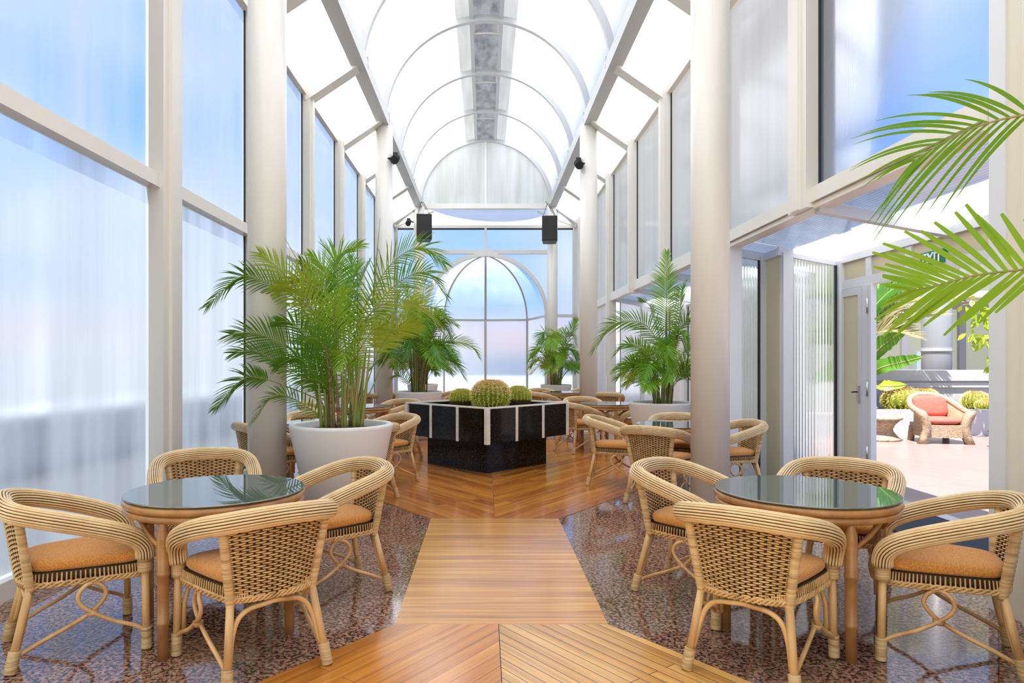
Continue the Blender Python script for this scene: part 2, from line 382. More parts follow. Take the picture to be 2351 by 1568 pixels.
# right wall
post(XR, 6.05, 6.41, 2.8, side=1)
rp = [8.45, 11.0, 13.4, 15.8, 18.2, 20.55]
for y in rp:
    post(XR, y - .15, y + .15, 0 if y in (8.45, 15.8, 18.2, 20.55) else 2.75, side=1)
def wall_piece():
    mb = MB().box(XR - .02, XR + .22, 3.15, 3.86, 0, EZ)
    struct('wall_right', mb, 'cream', False)
    struct('trim', MB().box(XR - .035, XR + .225, 3.86, 3.985, 0, EZ), 'grey_white')
    struct('trim', MB().box(XR - .05, XR - .02, 3.2, 3.72, 0, EZ), 'cream')
wall_piece()
for y0, y1 in ((YB, .3), (.45, 3.1)):
    win_x(XR, y0, y1, .12, HZ0 if False else 2.79, 'pane_milky', 1); win_x(XR, y0, y1, 2.97, EZ - .06, 'pane_milky', 1)
    struct('trim', MB().box(XR - .06, XR + .04, y0, y1, 2.79, 2.97).box(XR - .06, XR + .05, y0, y1, 0, .12), 'white'); struct('trim', MB().box(XR - .1, XR + .04, y1, y1 + .15, 0, EZ), 'white')
HZ0, HZ1 = 2.79, 2.97
struct('trim', MB().box(XR - .09, XR + .06, 3.99, 8.32, HZ0 + .05, HZ1), 'white')
struct('trim', MB().box(XR - .06, XR + .10, 3.99, 8.32, HZ0, HZ0 + .045), 'white')
win_x(XR, 3.99, 6.05, HZ1, EZ - .06, 'pane_clear', 1)
win_x(XR, 6.41, 8.30, HZ1, EZ - .06, 'pane_milky', 1)
struct('trim', MB().box(XR - .08, XR + .03, 3.9, 8.4, EZ - .06, EZ + .06), 'white')
re_ = rp + [YF]
for i in range(len(re_) - 1):
    y0, y1 = re_[i] + .15, re_[i + 1] - .15
    if i == len(re_) - 2: y1 = YF - .02
    win_x(XR, y0, y1, HZ1, EZ - .06, 'pane_east' if i > 1 else 'pane_milky', 1)
    struct('trim', MB().box(XR - .09, XR + .05, y0 - .02, y1 + .02, HZ0, HZ1), 'white')
    struct('trim', MB().box(XR - .08, XR + .03, y0 - .02, y1 + .02, EZ - .06, EZ + .06), 'white')
    if re_[i] >= 15.7:
        win_x(XR, y0, y1, .12, HZ0, 'pane_east', 1)
        struct('trim', MB().box(XR - .06, XR + .05, y0 - .02, y1 + .02, 0, .12), 'white')
# jamb beside the first opening
struct('trim', MB().box(XR - .05, XR + .10, 8.16, 8.30, 0, HZ0), 'grey_white')

# ------------------------------------------------------------------ side porches
def zp(x): return HZ0 + .02 - (x - XR) * .185                 # their sloping roof
def win_y(y, x0, x1, z0, zt0, zt1, mat, gasket=True):
    w = struct('window', MB().quad((x0, y, z0), (x1, y, z0), (x1, y, zt1), (x0, y, zt0)), mat)
    if gasket:
        MB().box(x1 - .018, x1, y - .03, y, z0, zt1).box(x0, x0 + .012, y - .03, y, z0, zt0).build('gasket', 'gasket', w)
def porch_roof(y0, y1, x0, x1, mat='pane_porch'):
    struct('ceiling', MB().quad((x0, y0, zp(x0) + .05), (x1, y0, zp(x1) + .05), (x1, y1, zp(x1) + .05), (x0, y1, zp(x0) + .05)), mat)
def rafter(y, x0=XR, x1=PX, w=.09):
    struct('trim', MB().bar((x0, y, zp(x0) + .0), (x1, y, zp(x1) + .0), w, .10), 'grey_white')
porch_roof(4.0, 6.05, XR, PX); porch_roof(6.15, 7.98, XR, PX); porch_roof(8.02, 8.5, XR, 3.49)
rafter(6.1); rafter(8.03, 3.45, PX, .07); rafter(8.5, XR, 3.49, .07)
struct('trim', MB().bar((3.49, 8.0, zp(3.49)), (3.49, 8.5, zp(3.49)), .07, .09), 'grey_white')
# end wall with its jog
win_y(8.5, XR + .12, 3.42, .1, zp(3.05) - .05, zp(3.42) - .05, 'pane_flute')
struct('trim', MB().box(XR + .05, 3.55, 8.46, 8.54, 0, .1), 'grey_white')
struct('trim', MB().box(3.42, 3.50, 8.44, 8.54, 0, zp(3.46)), 'grey_white')
struct('wall_porch', MB().box(3.49, 3.515, 8.08, 8.44, 0, zp(3.5) - .03), 'cream_sheet', False)
struct('trim', MB().box(3.485, 3.60, 7.95, 8.06, 0, zp(3.55)), 'grey_white')
win_y(8.0, 3.60, 4.12, .1, zp(3.60) - .05, zp(4.12) - .05, 'pane_flute')
struct('trim', MB().box(3.60, 4.14, 7.97, 8.03, 0, .1), 'grey_white')
struct('trim', MB().box(4.12, PX + .04, 7.93, 8.05, 0, zp(4.15)), 'grey_white')
# outer wall with the door opening
EP = zp(PX)                                                  # eaves of the porch
struct('trim', MB().box(PX - .05, PX + .07, 3.99, 8.03, EP - .02, EP + .06), 'grey_white')
struct('trim', MB().box(PX - .04, PX + .04, 3.99, 7.95, 2.26, 2.36), 'grey_white')
for y0, y1 in ((7.46, 7.93), (6.75, 7.36), (5.5, 6.67), (4.0, 5.42)):
    struct('wall_porch', MB().box(PX - .015, PX + .015, y0, y1, 2.36, EP - .02), 'cream_sheet', False)
for y in (7.41, 6.71, 5.46): struct('trim', MB().box(PX - .035, PX + .035, y - .05, y + .05, 2.36, EP), 'grey_white')
# door leaf folded back beside the opening
d = tag(MB().box(PX - .05, PX - .01, 7.90, 7.95, .02, 2.25).box(PX - .05, PX - .01, 7.52, 7.585, .02, 2.25)
        .box(PX - .05, PX - .01, 7.585, 7.90, 2.17, 2.25).box(PX - .05, PX - .01, 7.585, 7.90, .02, .14).build('door_1', 'grey_white'), kind='structure')
MB().box(PX - .04, PX - .02, 7.585, 7.90, .14, 2.17).build('door_panel', 'cream_sheet', d)
lk = MB().box(PX - .075, PX - .05, 7.535, 7.57, .98, 1.16).build('lock_plate', 'metal', d)
MB().tube([(PX - .07, 7.55, 1.09), (PX - .11, 7.55, 1.09), (PX - .11, 7.60, 1.085)], .008, 8).build('door_handle', 'dark', d)
fr = struct('trim', MB().box(PX - .06, PX + .0, 7.31, 7.36, 0, 2.26).box(PX - .05, PX + .03, 7.385, 7.50, 0, 2.26).box(PX - .03, PX + .01, 7.355, 7.39, 0, 2.26), 'grey_white')
for z in (1.95, 1.05, .35):
    MB().lathe([(.013, 0), (.013, .16)], 10, (PX - .062, 7.375, z)).build('hinge', 'metal', fr)
struct('trim', MB().box(PX - .06, PX + .08, 4.0, 7.36, -.01, .015), 'metal')
# exit sign over the door
ex = empty('exit_sign', (PX - .03, 6.33, 2.33), 0, 'green exit sign with white lettering above the terrace door', 'sign')
MB().box(-.02, .015, -.17, .17, 0, .125).build('sign_box', 'green_sign', ex)
cu = bpy.data.curves.new('lettering', 'FONT'); cu.body = 'EXIT'; cu.size = .135; cu.extrude = .002; cu.align_x = 'CENTER'; cu.offset = .004
cu.materials.append(M['letter']); to = bpy.data.objects.new('lettering', cu); COL.objects.link(to); to.parent = ex
bpy.context.view_layer.update()
me = bpy.data.meshes.new_from_object(to.evaluated_get(bpy.context.evaluated_depsgraph_get())); bpy.data.objects.remove(to)
to = bpy.data.objects.new('lettering', me); COL.objects.link(to); to.parent = ex
to.location = (-.0225, 0, .016); to.rotation_euler = (PI / 2, 0, -PI / 2)
# second porch further along
porch_roof(9.0, 15.5, XR, PX)
for y in (9.0, 11.0, 13.4, 15.5): rafter(y)
for i, (y0, y1) in enumerate(((9.0, 10.2), (10.2, 11.5), (11.5, 12.8), (12.8, 14.1), (14.1, 15.5))):
    win_x(PX, y0 + .06, y1 - .06, .1, EP - .05, 'pane_east', 1)
    struct('trim', MB().box(PX - .06, PX + .05, y1 - .06, y1 + .06, 0, EP), 'grey_white')
    struct('trim', MB().box(PX - .05, PX + .05, y0, y1, 0, .1), 'grey_white')
struct('trim', MB().box(PX - .05, PX + .07, 8.95, 15.55, EP - .02, EP + .06), 'grey_white')
win_y(15.5, XR + .1, PX - .06, .1, zp(3.08) - .05, zp(4.14) - .05, 'pane_porch')
win_y(9.0, XR + .1, PX - .06, .1, zp(3.08) - .05, zp(4.14) - .05, 'pane_flute')
struct('trim', MB().box(XR, PX, 15.46, 15.54, 0, .1), 'grey_white')
struct('trim', MB().box(PX - .09, PX + .05, 8.94, 9.06, 0, EP), 'grey_white')
struct('trim', MB().box(3.55, 3.63, 15.45, 15.53, 0, zp(3.6)), 'grey_white')
# dark mat inside the door
tag(MB().box(3.45, 4.12, 4.9, 6.86, .0, .014).build('door_mat', 'mat'), 'dark grey entrance mat on the granite before the terrace door', 'mat')

# ------------------------------------------------------------------ columns
CX = 2.06
for y, h in ((6.35, 6.15), (13.75, 6.15), (21.1, 6.15)):
    for s in (-1, 1):
        r = .174 if y < 20 else .165
        mb = MB().lathe([(r, 0), (r, h)], 48, (X0 + s * CX, y, 0)); mb.lathe([(r + .012, 0), (r + .012, .02)], 48, (X0 + s * CX, y, 0))
        tag(mb.build('column', 'white'), None, None, None, 'structure')

# ------------------------------------------------------------------ barrel roof
RV, SZ, VE = 2.08, 6.2, 21.2
ribs = [VE - 2.52 * k for k in range(10)]
def arc(a, r, y): return (X0 + r * math.sin(a), y, SZ + r * math.cos(a))
A1, A2, A3 = math.asin(.30 / RV), math.asin(.60 / RV), PI / 2
def vault_strip(a0, a1, y0, y1, mat, n=10, name='ceiling'):
    mb = MB(); rings = []
    for i in range(n + 1):
        a = a0 + (a1 - a0) * i / n
        rings.append([arc(a, RV + .04, y0), arc(a, RV + .04, y1)])
    mb.loft(rings, 0, False, False, True); struct(name, mb, mat)
for k in range(len(ribs) - 1):
    y1, y0 = ribs[k], ribs[k + 1]
    vault_strip(-A3, -A2, y0, y1, 'vault', 14); vault_strip(A2, A3, y0, y1, 'vault', 14)
    vault_strip(-A2, -A1, y0, y1, 'ridge_side', 2); vault_strip(A1, A2, y0, y1, 'ridge_side', 2)
    vault_strip(-A1, A1, y0, y1, 'ridge', 4)
    for s in (-1, 1):
        a = s * A1
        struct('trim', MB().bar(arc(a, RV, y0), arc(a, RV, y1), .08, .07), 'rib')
    mb = MB()                                              # small hatch frame in the ridge strip
    for yy in (y0 + .18, y0 + .62):
        mb.tube([arc(A1 * .86 * t, RV - .01, yy) for t in (-1, -.5, 0, .5, 1)], .022, 6)
    for t in (-.86, .86): mb.bar(arc(A1 * t, RV - .01, y0 + .18), arc(A1 * t, RV - .01, y0 + .62), .035, .03)
    struct('trim', mb, 'white')
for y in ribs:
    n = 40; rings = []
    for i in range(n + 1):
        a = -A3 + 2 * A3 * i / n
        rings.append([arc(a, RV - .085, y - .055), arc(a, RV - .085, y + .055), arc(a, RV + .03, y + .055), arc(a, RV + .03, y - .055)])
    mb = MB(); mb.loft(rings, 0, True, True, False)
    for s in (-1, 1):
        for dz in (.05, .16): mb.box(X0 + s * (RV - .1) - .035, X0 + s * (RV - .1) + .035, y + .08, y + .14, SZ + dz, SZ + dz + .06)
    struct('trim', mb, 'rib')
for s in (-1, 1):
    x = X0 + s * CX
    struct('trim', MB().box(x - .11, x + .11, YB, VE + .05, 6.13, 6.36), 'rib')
# gable at the far end of the vault
mb = MB(); c = (X0, VE + .02, SZ); n = 40
pts = [arc(-A3 + 2 * A3 * i / n, RV, VE + .02) for i in range(n + 1)]
mb.poly(pts); struct('wall_gable', mb, 'lunette', False)
struct('trim', MB().box(X0 - .03, X0 + .03, VE - .03, VE + .03, SZ, SZ + RV), 'white')
struct('trim', MB().box(X0 - CX, X0 + CX, VE - .08, VE + .08, 6.12, 6.27), 'white')
# side roofs
for s, xw in ((-1, XL), (1, XR)):
    xb = X0 + s * (CX + .08)
    for k in range(len(ribs) - 1):
        y1, y0 = ribs[k] - (.1 if k else 0), ribs[k + 1]
        struct('ceiling', MB().quad((xb, y0, 6.36), (xb, y1, 6.36), (xw, y1, EZ + .06), (xw, y0, EZ + .06)), 'aisle')
    for y in ribs:
        struct('trim', MB().bar((xb, y - .1, 6.235), (xw, y - .1, EZ - .055), .27, .25), 'white')
    struct('ceiling', MB().poly([(xb, VE, 6.36), (xw, VE, EZ + .06), (xw, YF, EZ + .06)]), 'aisle')
    struct('trim', MB().bar((xb, VE, 6.28), (xw, YF, EZ + .02), .09, .09), 'white')
    struct('trim', MB().bar((xb - s * .5, VE + .3, 6.1), (xw, YF - .05, EZ - .02), .05, .05), 'white')
struct('ceiling', MB().quad((X0 - CX, VE + .06, 6.34), (X0 + CX, VE + .06, 6.34), (XR, YF, EZ + .06), (XL, YF, EZ + .06)), 'aisle')

# ------------------------------------------------------------------ far wall with its glazed apse
AR, AZ, AY = 1.97, 2.86, YF
mb = MB().box(XL, XR, YF - .05, YF + .04, EZ - .05, EZ + .05); struct('trim', mb, 'white')
struct('trim', MB().box(XL, XR, YF - .055, YF - .01, EZ - .10, EZ - .05), 'gasket')
TZ = 4.92
struct('trim', MB().box(X0 - CX, X0 + CX, YF - .06, YF + .05, TZ - .06, TZ + .06), 'white')
for s, xw in ((-1, XL), (1, XR)):
    xc = X0 + s * CX
    struct('trim', MB().box(min(xw, xw - s * .12), max(xw, xw - s * .12), YF - .06, YF + .05, 0, EZ), 'white')
    struct('trim', MB().box(min(xw, xc), max(xw, xc), YF - .05, YF + .04, AZ - .05, AZ + .05), 'white')
    x0, x1 = sorted((xw - s * .1, X0 + s * AR))
    struct('window', MB().quad((x0, YF, .1), (x1, YF, .1), (x1, YF, AZ), (x0, YF, AZ)), 'pane_end')
    struct('window', MB().quad((x0, YF, AZ), (x1, YF, AZ), (x1, YF, TZ), (x0, YF, TZ)), 'pane_end')
    struct('window', MB().quad((x0, YF, TZ), (x1, YF, TZ), (x1, YF, EZ - .05), (x0, YF, EZ - .05)), 'pane_end')
    xs = sorted((X0, X0 + s * AR))
    struct('window', MB().quad((xs[0], YF, TZ), (xs[1], YF, TZ), (xs[1], YF, EZ - .05), (xs[0], YF, EZ - .05)), 'pane_end')
    # spandrel between the arch and the transom
    sp = [(X0 + s * AR, YF, AZ), (X0 + s * AR, YF, TZ), (X0, YF, TZ)] + [(X0 + s * AR * math.sin(a * PI / 40), YF, AZ + AR * math.cos(a * PI / 40)) for a in range(0, 20)]
    struct('window', MB().poly(sp), 'pane_end')
struct('trim', MB().box(X0 - .035, X0 + .035, YF - .07, YF + .045, TZ, EZ + .055), 'white')
# arch rim in the wall
rings = []
for i in range(49):
    a = -PI / 2 + PI * i / 48
    rings.append([(X0 + (AR + d) * math.sin(a), y, AZ + (AR + d) * math.cos(a)) for d, y in ((-.05, YF - .078), (-.05, YF + .078), (.06, YF + .078), (.06, YF - .078))])
struct('trim', MB().loft(rings, 0, True, True, False), 'white')
for s in (-1, 1): struct('trim', MB().box(X0 + s * AR - .055, X0 + s * AR + .055, YF - .06, YF + .06, 0, AZ), 'white')
ring = [(-AR, 0), (-1.50, 2.35), (0, 2.55), (1.50, 2.35), (AR, 0)]
def mer(k, a): return Vector((X0 + ring[k][0] * math.cos(a), YF + ring[k][1] * math.cos(a), AZ + AR * math.sin(a)))
for k in range(4):
    rings = [[mer(k, PI / 2 * i / 14), mer(k + 1, PI / 2 * i / 14)] for i in range(15)]
    struct('ceiling', MB().loft(rings, 0, False, False, True), 'pane_end')
    a, b = ring[k], ring[k + 1]
    struct('window', MB().quad((X0 + a[0], YF + a[1], .1), (X0 + b[0], YF + b[1], .1), (X0 + b[0], YF + b[1], AZ), (X0 + a[0], YF + a[1], AZ)), 'pane_end')
    struct('trim', MB().bar((X0 + a[0], YF + a[1], AZ), (X0 + b[0], YF + b[1], AZ), .07, .07), 'white')
    struct('trim', MB().bar((X0 + a[0], YF + a[1], .05), (X0 + b[0], YF + b[1], .05), .09, .1), 'white')
for k in (1, 2, 3):
    mb = MB().tube([mer(k, PI / 2 * i / 20) for i in range(21)], .042, 8)
    struct('trim', mb, 'white')
    struct('trim', MB().box(X0 + ring[k][0] - .045, X0 + ring[k][0] + .045, YF + ring[k][1] - .045, YF + ring[k][1] + .045, 0, AZ), 'white')
# wall behind the camera
struct('wall_back', MB().quad((XL, YB, 0), (XR, YB, 0), (XR, YB, EZ), (XL, YB, EZ)), 'pane_milky', False)
struct('wall_back_gable', MB().poly([arc(-A3 + 2 * A3 * i / 20, RV, ribs[-1]) for i in range(21)]), 'lunette', False)

# ------------------------------------------------------------------ rattan armchair
def outline(scale=1.0, z=0.0, n=48, grow=0.0):
    base = [(0, -.285), (.12, -.272), (.195, -.225), (.235, -.08), (.262, .08), (.272, .20), (.225, .268), (.11, .285), (0, .288)]
    pts = base + [(-x, y) for x, y in base[-2:0:-1]]
    sp = spline([(x, y, 0) for x, y in pts], n, True)
    return [Vector((p.x * scale, p.y * scale + .0, z)) for p in sp]
def rail_path():
    half = [(0, -.350, .750), (.13, -.342, .746), (.238, -.300, .733), (.302, -.20, .708), (.320, -.05, .663), (.316, .09, .614), (.302, .185, .568), (.288, .232, .515), (.280, .240, .455)]
    pts = [(-x, y, z) for x, y, z in half[:0:-1]] + half
    return spline(pts, 49)
def make_chair():
    root = empty('rattan_armchair', (0, 0, 0))
    # top rail: a bundle of canes laid side by side on a core coloured as the shade between them
    P = rail_path(); m = len(P); NC = 20; mb = MB()
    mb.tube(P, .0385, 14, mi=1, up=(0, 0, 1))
    tan = [(P[min(i + 1, m - 1)] - P[max(i - 1, 0)]).normalized() for i in range(m)]
    u = Vector((0, 1, 0)); fr = []
    mid = m // 2
    def walk(rng, u):
        for i in rng:
            u = (u - tan[i] * u.dot(tan[i])).normalized(); fr.append((i, u.copy(), tan[i].cross(u)))
    walk(range(mid, m), Vector((0, 1, 0))); walk(range(mid - 1, -1, -1), Vector((0, 1, 0)))
    fr.sort(key=lambda t: t[0])
    for k in range(NC):
        a = 2 * PI * k / NC
        mb.tube([P[i] + (uu * math.cos(a) + ww * math.sin(a)) * .0425 for i, uu, ww in fr], .0053, 6, mi=0)
    mb.build('top_rail', ['cane', 'canedark_gap_shade'], root)
    # woven back
    mb = MB(); rows, st = 31, 17
    def bp(s, t, off=0):
        w = .188 + .052 * t
        return Vector((w * s, -.236 - .05 * t - .055 * (1 - s * s) - off, .385 + t * (.315 + .03 * (1 - s * s))))
    for j in range(rows):
        t = (j + .5) / rows; pts = []
        for i in range(2 * st - 1):
            s = -1 + 2 * i / (2 * st - 2)
            off = 0 if i % 2 else (.0062 if (i // 2 + j) % 2 else -.0062)
            pts.append(bp(s, t, off))
        mb.tube(pts, .0043, 6, mi=0, up=(0, 0, 1))
    for i in range(st):
        s = -1 + 2 * i / (st - 1)
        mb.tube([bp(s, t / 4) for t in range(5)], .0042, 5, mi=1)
    mb.loft([[bp(-1 + i / 8, t / 3) for i in range(17)] for t in range(4)], 1, False, False, True)  # sheet inside the weave, coloured as the shade of its gaps
    mb.build('backrest', ['weave', 'canedark_gap_shade'], root)
    for s in (-1, 1):
        pts = [Vector((s * (.192 + .053 * t), -.236 - .052 * t, .345 + .375 * t)) for t in [i / 24 for i in range(25)]]
        mb = MB().tube(pts, [.0205 + (.0012 if i % 2 else 0) for i in range(25)], 10); mb.build('back_post', 'wrap', root)
    # seat
    mb = MB(); o1 = outline(1, 0, 132)
    for p in o1:
        q = p * .985
        mb.tube([(p.x, p.y, .385), (q.x, q.y, .428)], .0042, 5, mi=0, cap=False)
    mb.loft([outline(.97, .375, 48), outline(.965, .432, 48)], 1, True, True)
    mb.build('seat', ['weave', 'canedark_gap_shade'], root)
    mb = MB(); n = 150
    lo = outline(1.01, .375, n)
    for ph in (0, 2 * PI / 3, 4 * PI / 3):
        pts = []
        for i, p in enumerate(lo):
            a = 2 * PI * i * 26 / n + ph; d = p.normalized()
            pts.append(p + d * .007 * math.cos(a) + Vector((0, 0, .0105 * math.sin(a))))
        mb.tube(pts, .0062, 6, True)
    mb.build('seat_braid', 'weave', root)
    rings = [outline(sc_, z, 48) for z, sc_ in ((.430, .86), (.434, .915), (.446, .945), (.462, .945), (.476, .92), (.484, .86), (.488, .72), (.491, .4))]
    MB().loft(rings, 0, True, True).build('cushion', 'cushion', root)
    def wrap(mb, a, b, r, n=10):
        a, b = Vector(a), Vector(b); pts, rr = [], []
        for i in range(n * 2 + 1):
            pts.append(a.lerp(b, i / (2 * n))); rr.append(r + (.0022 if i % 2 else 0))
        mb.tube(pts, rr, 10); return mb
    for s in (-1, 1):
        tp, ft = Vector((s * .278, .238, .45)), Vector((s * .287, .245, .0))
        lg = MB().tube([ft + Vector((0, 0, .02)), ft.lerp(tp, .5), tp], .0185, 10).tube([ft.lerp(tp, .22) + Vector((-s * .03, -.006, 0)), ft.lerp(tp, .55) + Vector((-s * .032, 0, 0)), ft.lerp(tp, .8) + Vector((-s * .06, 0, 0)), ft.lerp(tp, .84) + Vector((-s * .12, 0, 0))], .012, 8).build('leg', 'caneleg', root)
        wrap(MB(), ft, ft.lerp(tp, .24), .0245).build('foot_wrap', 'wrap', lg)
        wrap(MB(), tp - Vector((0, 0, .065)), tp + Vector((0, 0, .022)), .034, 7).build('arm_binding', 'wrap', lg)
        tp, ft = Vector((s * .193, -.238, .375)), Vector((s * .238, -.318, .0))
        lg = MB().tube([ft + Vector((0, 0, .01)), ft.lerp(tp, .5), tp], .0185, 10).build('leg', 'caneleg', root)
        d = (tp - ft).normalized()
        wrap(MB(), ft, ft + d * .10, .0255).build('foot_wrap', 'wrap', lg)
    for s in (-1, 1):
        def sx(y): return s * (.238 + (.287 - .238) * (y + .318) / .563 - .012)
        yz = [(.245, .085), (.19, .125), (.10, .165), (.02, .215), (-.035, .262), (-.05, .305), (-.03, .345), (.01, .362), (.05, .345), (.07, .305), (.052, .262), (0, .215), (-.09, .165), (-.20, .115), (-.305, .06)]
        pts = spline([(sx(y) + (.012 * s if k < 7 else -.006 * s), y, z) for k, (y, z) in enumerate(yz)], 60)
        mb = MB().tube(pts, .0105, 8); mb.tube([(sx(.01) , .012, .205), (sx(.01), .012, .228)], .024, 8)
        mb.build('side_loop', 'caneleg', root)
    pts = [(-.215, -.288, .10), (-.195, -.262, .21), (-.165, -.250, .285), (-.115, -.255, .325), (-.05, -.268, .338), (0, -.272, .345)]
    pts = pts + [(-x, y, z) for x, y, z in pts[-2::-1]]
    MB().tube(spline(pts, 40), .0125, 8).build('back_stretcher', 'caneleg', root)
    return root
chair = make_chair(); CT = child_table(chair); used = [False]
def place_chair(x, y, deg, label, group='rattan armchairs'):
    o = chair if not used[0] else copy_tree(chair, None, CT)
    used[0] = True
    z = .0045
    o.location = (x, y, z); o.rotation_euler = (0, 0, math.radians(deg - 90))
    return tag(o, label, 'chair', group)

# ------------------------------------------------------------------ rattan table with glass top
TH = .735
def make_table():
    root = empty('rattan_table', (0, 0, 0)); r = .465
    mb = MB()
    prof = []
    for k in range(11): a = -PI / 2 + PI * k / 10; prof.append((r - .021 + .021 * math.cos(a), TH - .0225 + .021 * math.sin(a) - .001))
    mb.lathe(prof, 56)
    prof = [(r - .024 + .0195 * math.cos(-PI / 2 + PI * k / 10), TH - .062 + .0185 * math.sin(-PI / 2 + PI * k / 10)) for k in range(11)]
    mb.lathe(prof, 56); mb.build('tabletop', 'tablewood', root)
    MB().lathe([(r - .008, TH), (r - .004, TH + .003), (r - .004, TH + .008), (r - .007, TH + .010)], 64).build('glass_top', 'glass', root)
    for k in range(4):
        a = k * PI / 2; cx, cy = .432 * math.cos(a), .432 * math.sin(a)
        prof = [(.026, 0), (.026, .165), (.030, .17), (.030, .185), (.0265, .19), (.027, .40), (.031, .405), (.031, .42), (.028, .425), (.029, .575), (.029, .61), (.016, .65), (.016, TH - .075)]
        lg = MB().lathe(prof, 16, (cx, cy, 0)).build('leg', 'tablewood', root)
        mb = MB()
        for s in (-1, 1):
            b = a + s * .55
            mb.tube(spline([(cx, cy, .53), ((cx * .5 + .41 * math.cos(b) * .5), (cy * .5 + .41 * math.sin(b) * .5), .58), (.40 * math.cos(b), .40 * math.sin(b), TH - .085)], 8), .0125, 8)
        mb.build('brace', 'tablewood', root)
    for a in ():
        MB().tube([(.40 * math.cos(a), .40 * math.sin(a), .41 + a * .012), (-.40 * math.cos(a), -.40 * math.sin(a), .41 + a * .012)], .0125, 8).build('stretcher', 'tablewood', root)
    return root
table = make_table(); TT = child_table(table); tused = [False]
def place_table(x, y, deg, label):
    o = table if not tused[0] else copy_tree(table, None, TT)
    tused[0] = True; o.location = (x, y, 0); o.rotation_euler = (0, 0, math.radians(deg)); return tag(o, label, 'table', 'round rattan tables')
place_table(-1.456, 3.72, -103, 'round rattan table with glass top beside the bluish glazed wall')
place_table(1.733, 3.70, -87, 'round rattan table with glass top next to the terrace door opening')
place_table(-1.78, 7.72, 10, 'round rattan table with glass top hidden behind the tall potted palm')
place_table(2.13, 7.48, 30, 'round rattan table with glass top just past the near round column')
place_table(-1.90, 10.4, 20, 'round rattan table with glass top behind the big pot, beside the second column')
place_table(2.0, 11.0, 5, 'round rattan table with glass top beyond the black planter, before the white pot')
place_table(1.7, 14.8, 5, 'farthest round rattan table, hidden behind the cacti')
# chairs at the tables by the camera
place_chair(-1.13, 3.333, 129.7, 'rattan armchair seen from behind, tan cushion, at table by bluish glazed wall')
place_chair(-2.06, 3.51, 36, 'rattan armchair cut by the picture edge, backed against the bluish glazed wall')
place_chair(-1.925, 4.72, -65, 'rattan armchair facing us across the table by the bluish glazed wall')
place_chair(-.993, 4.30, 213, 'rattan armchair turned sideways before the big white palm pot')
place_chair(1.324, 3.295, 53, 'rattan armchair seen from behind, tan cushion, at table by terrace door')
place_chair(1.34, 4.26, -40, 'rattan armchair turned sideways in front of the near round column')
place_chair(2.19, 4.255, 232, 'rattan armchair facing us across the table by the terrace door')
place_chair(2.262, 3.41, 150.3, 'rattan armchair cut by the picture edge beside the cream wall panel')
# middle rows
place_chair(-1.18, 8.05, 221, 'rattan armchair beside the black planter, just behind the big white pot')
place_chair(-1.30, 7.07, 153, 'rattan armchair mostly hidden behind the rim of the big white pot', )
place_chair(-2.10, 8.40, -70, 'rattan armchair whose curved back shows over the big white pot')
place_chair(-2.27, 7.30, 40, 'rattan armchair glimpsed between the near column and the big white pot')
place_chair(1.548, 7.96, -14.3, 'rattan armchair in side view on the boards next to the black planter')
place_chair(1.80, 6.98, 53, 'rattan armchair seen from behind just past the near column')
place_chair(2.30, 8.05, 258, 'rattan armchair facing us in front of the white pot past the near column')
place_chair(2.60, 7.35, 185, 'rattan armchair in side view behind the near column at the porch opening')
place_chair(-1.30, 10.15, 198, 'rattan armchair touching the back corner of the black planter, pot side')
place_chair(-1.45, 11.1, 240, 'rattan armchair in front of the second white palm pot')
place_chair(-2.50, 10.6, 0, 'rattan armchair at the table beside the second column, glazed wall side')
place_chair(1.50, 10.75, 32, 'rattan armchair with outer back towards us behind the planter corner')
place_chair(1.75, 11.72, -75, 'rattan armchair facing us at the table beyond the black planter')
place_chair(2.42, 10.85, 168, 'rattan armchair with arm against the white pot beyond the planter')
# far rows
place_chair(-2.48, 13.8, 95, 'rattan armchair peeking out beside the second column, back towards us')
place_chair(-1.90, 14.3, 60, 'rattan armchair behind the second white pot next to the second column')
place_chair(-.82, 15.0, 150, 'rattan armchair showing its arm past the second white pot')
place_chair(2.50, 13.95, 80, 'rattan armchair half hidden by the second column past the planter')
place_chair(1.22, 14.0, 40, 'far rattan armchair just behind the mid-sized round cactus')
place_chair(1.38, 15.3, -60, 'far rattan armchair with empty arms in front of the farthest white pot')
place_chair(2.12, 15.5, 222, 'far rattan armchair facing sideways next to the second column past the planter')
place_chair(1.10, 16.6, 20, 'smallest far rattan armchair behind the cacti before the end glazing')

# ------------------------------------------------------------------ planter with cacti
PC = (.035, 9.48)
pl = empty('stone_planter', (PC[0], PC[1], .004), PI / 4, 'square black granite planter with white marble strips holding three cacti', 'planter')
hb, hu = .582, .757                                     # half sides of base and trough
MB().box(-hb, hb, -hb, hb, 0, .42).build('base', 'blackstone', pl)
mb = MB()
for s in (-1, 1):
    mb.box(-hu, hu, s * hu - .04, s * hu + .04, .405, .835); mb.box(s * hu - .04, s * hu + .04, -hu + .04, hu - .04, .405, .835)
mb.box(-hu, hu, -hu, hu, .405, .45); mb.build('trough', 'blackstone', pl)
MB().box(-hu + .02, hu - .02, -hu + .02, hu - .02, .74, .795).build('soil', 'soil', pl)
mb = MB(); k = hu + .042
for s in (-1, 1):
    mb.box(-k, k, s * k - (.075 if s > 0 else 0), s * k + (.075 if s < 0 else 0), .835, .852); mb.box(s * k - (.075 if s > 0 else 0), s * k + (.075 if s < 0 else 0), -k + .075, k - .075, .835, .852)
mb.build('rim', 'marble', pl)
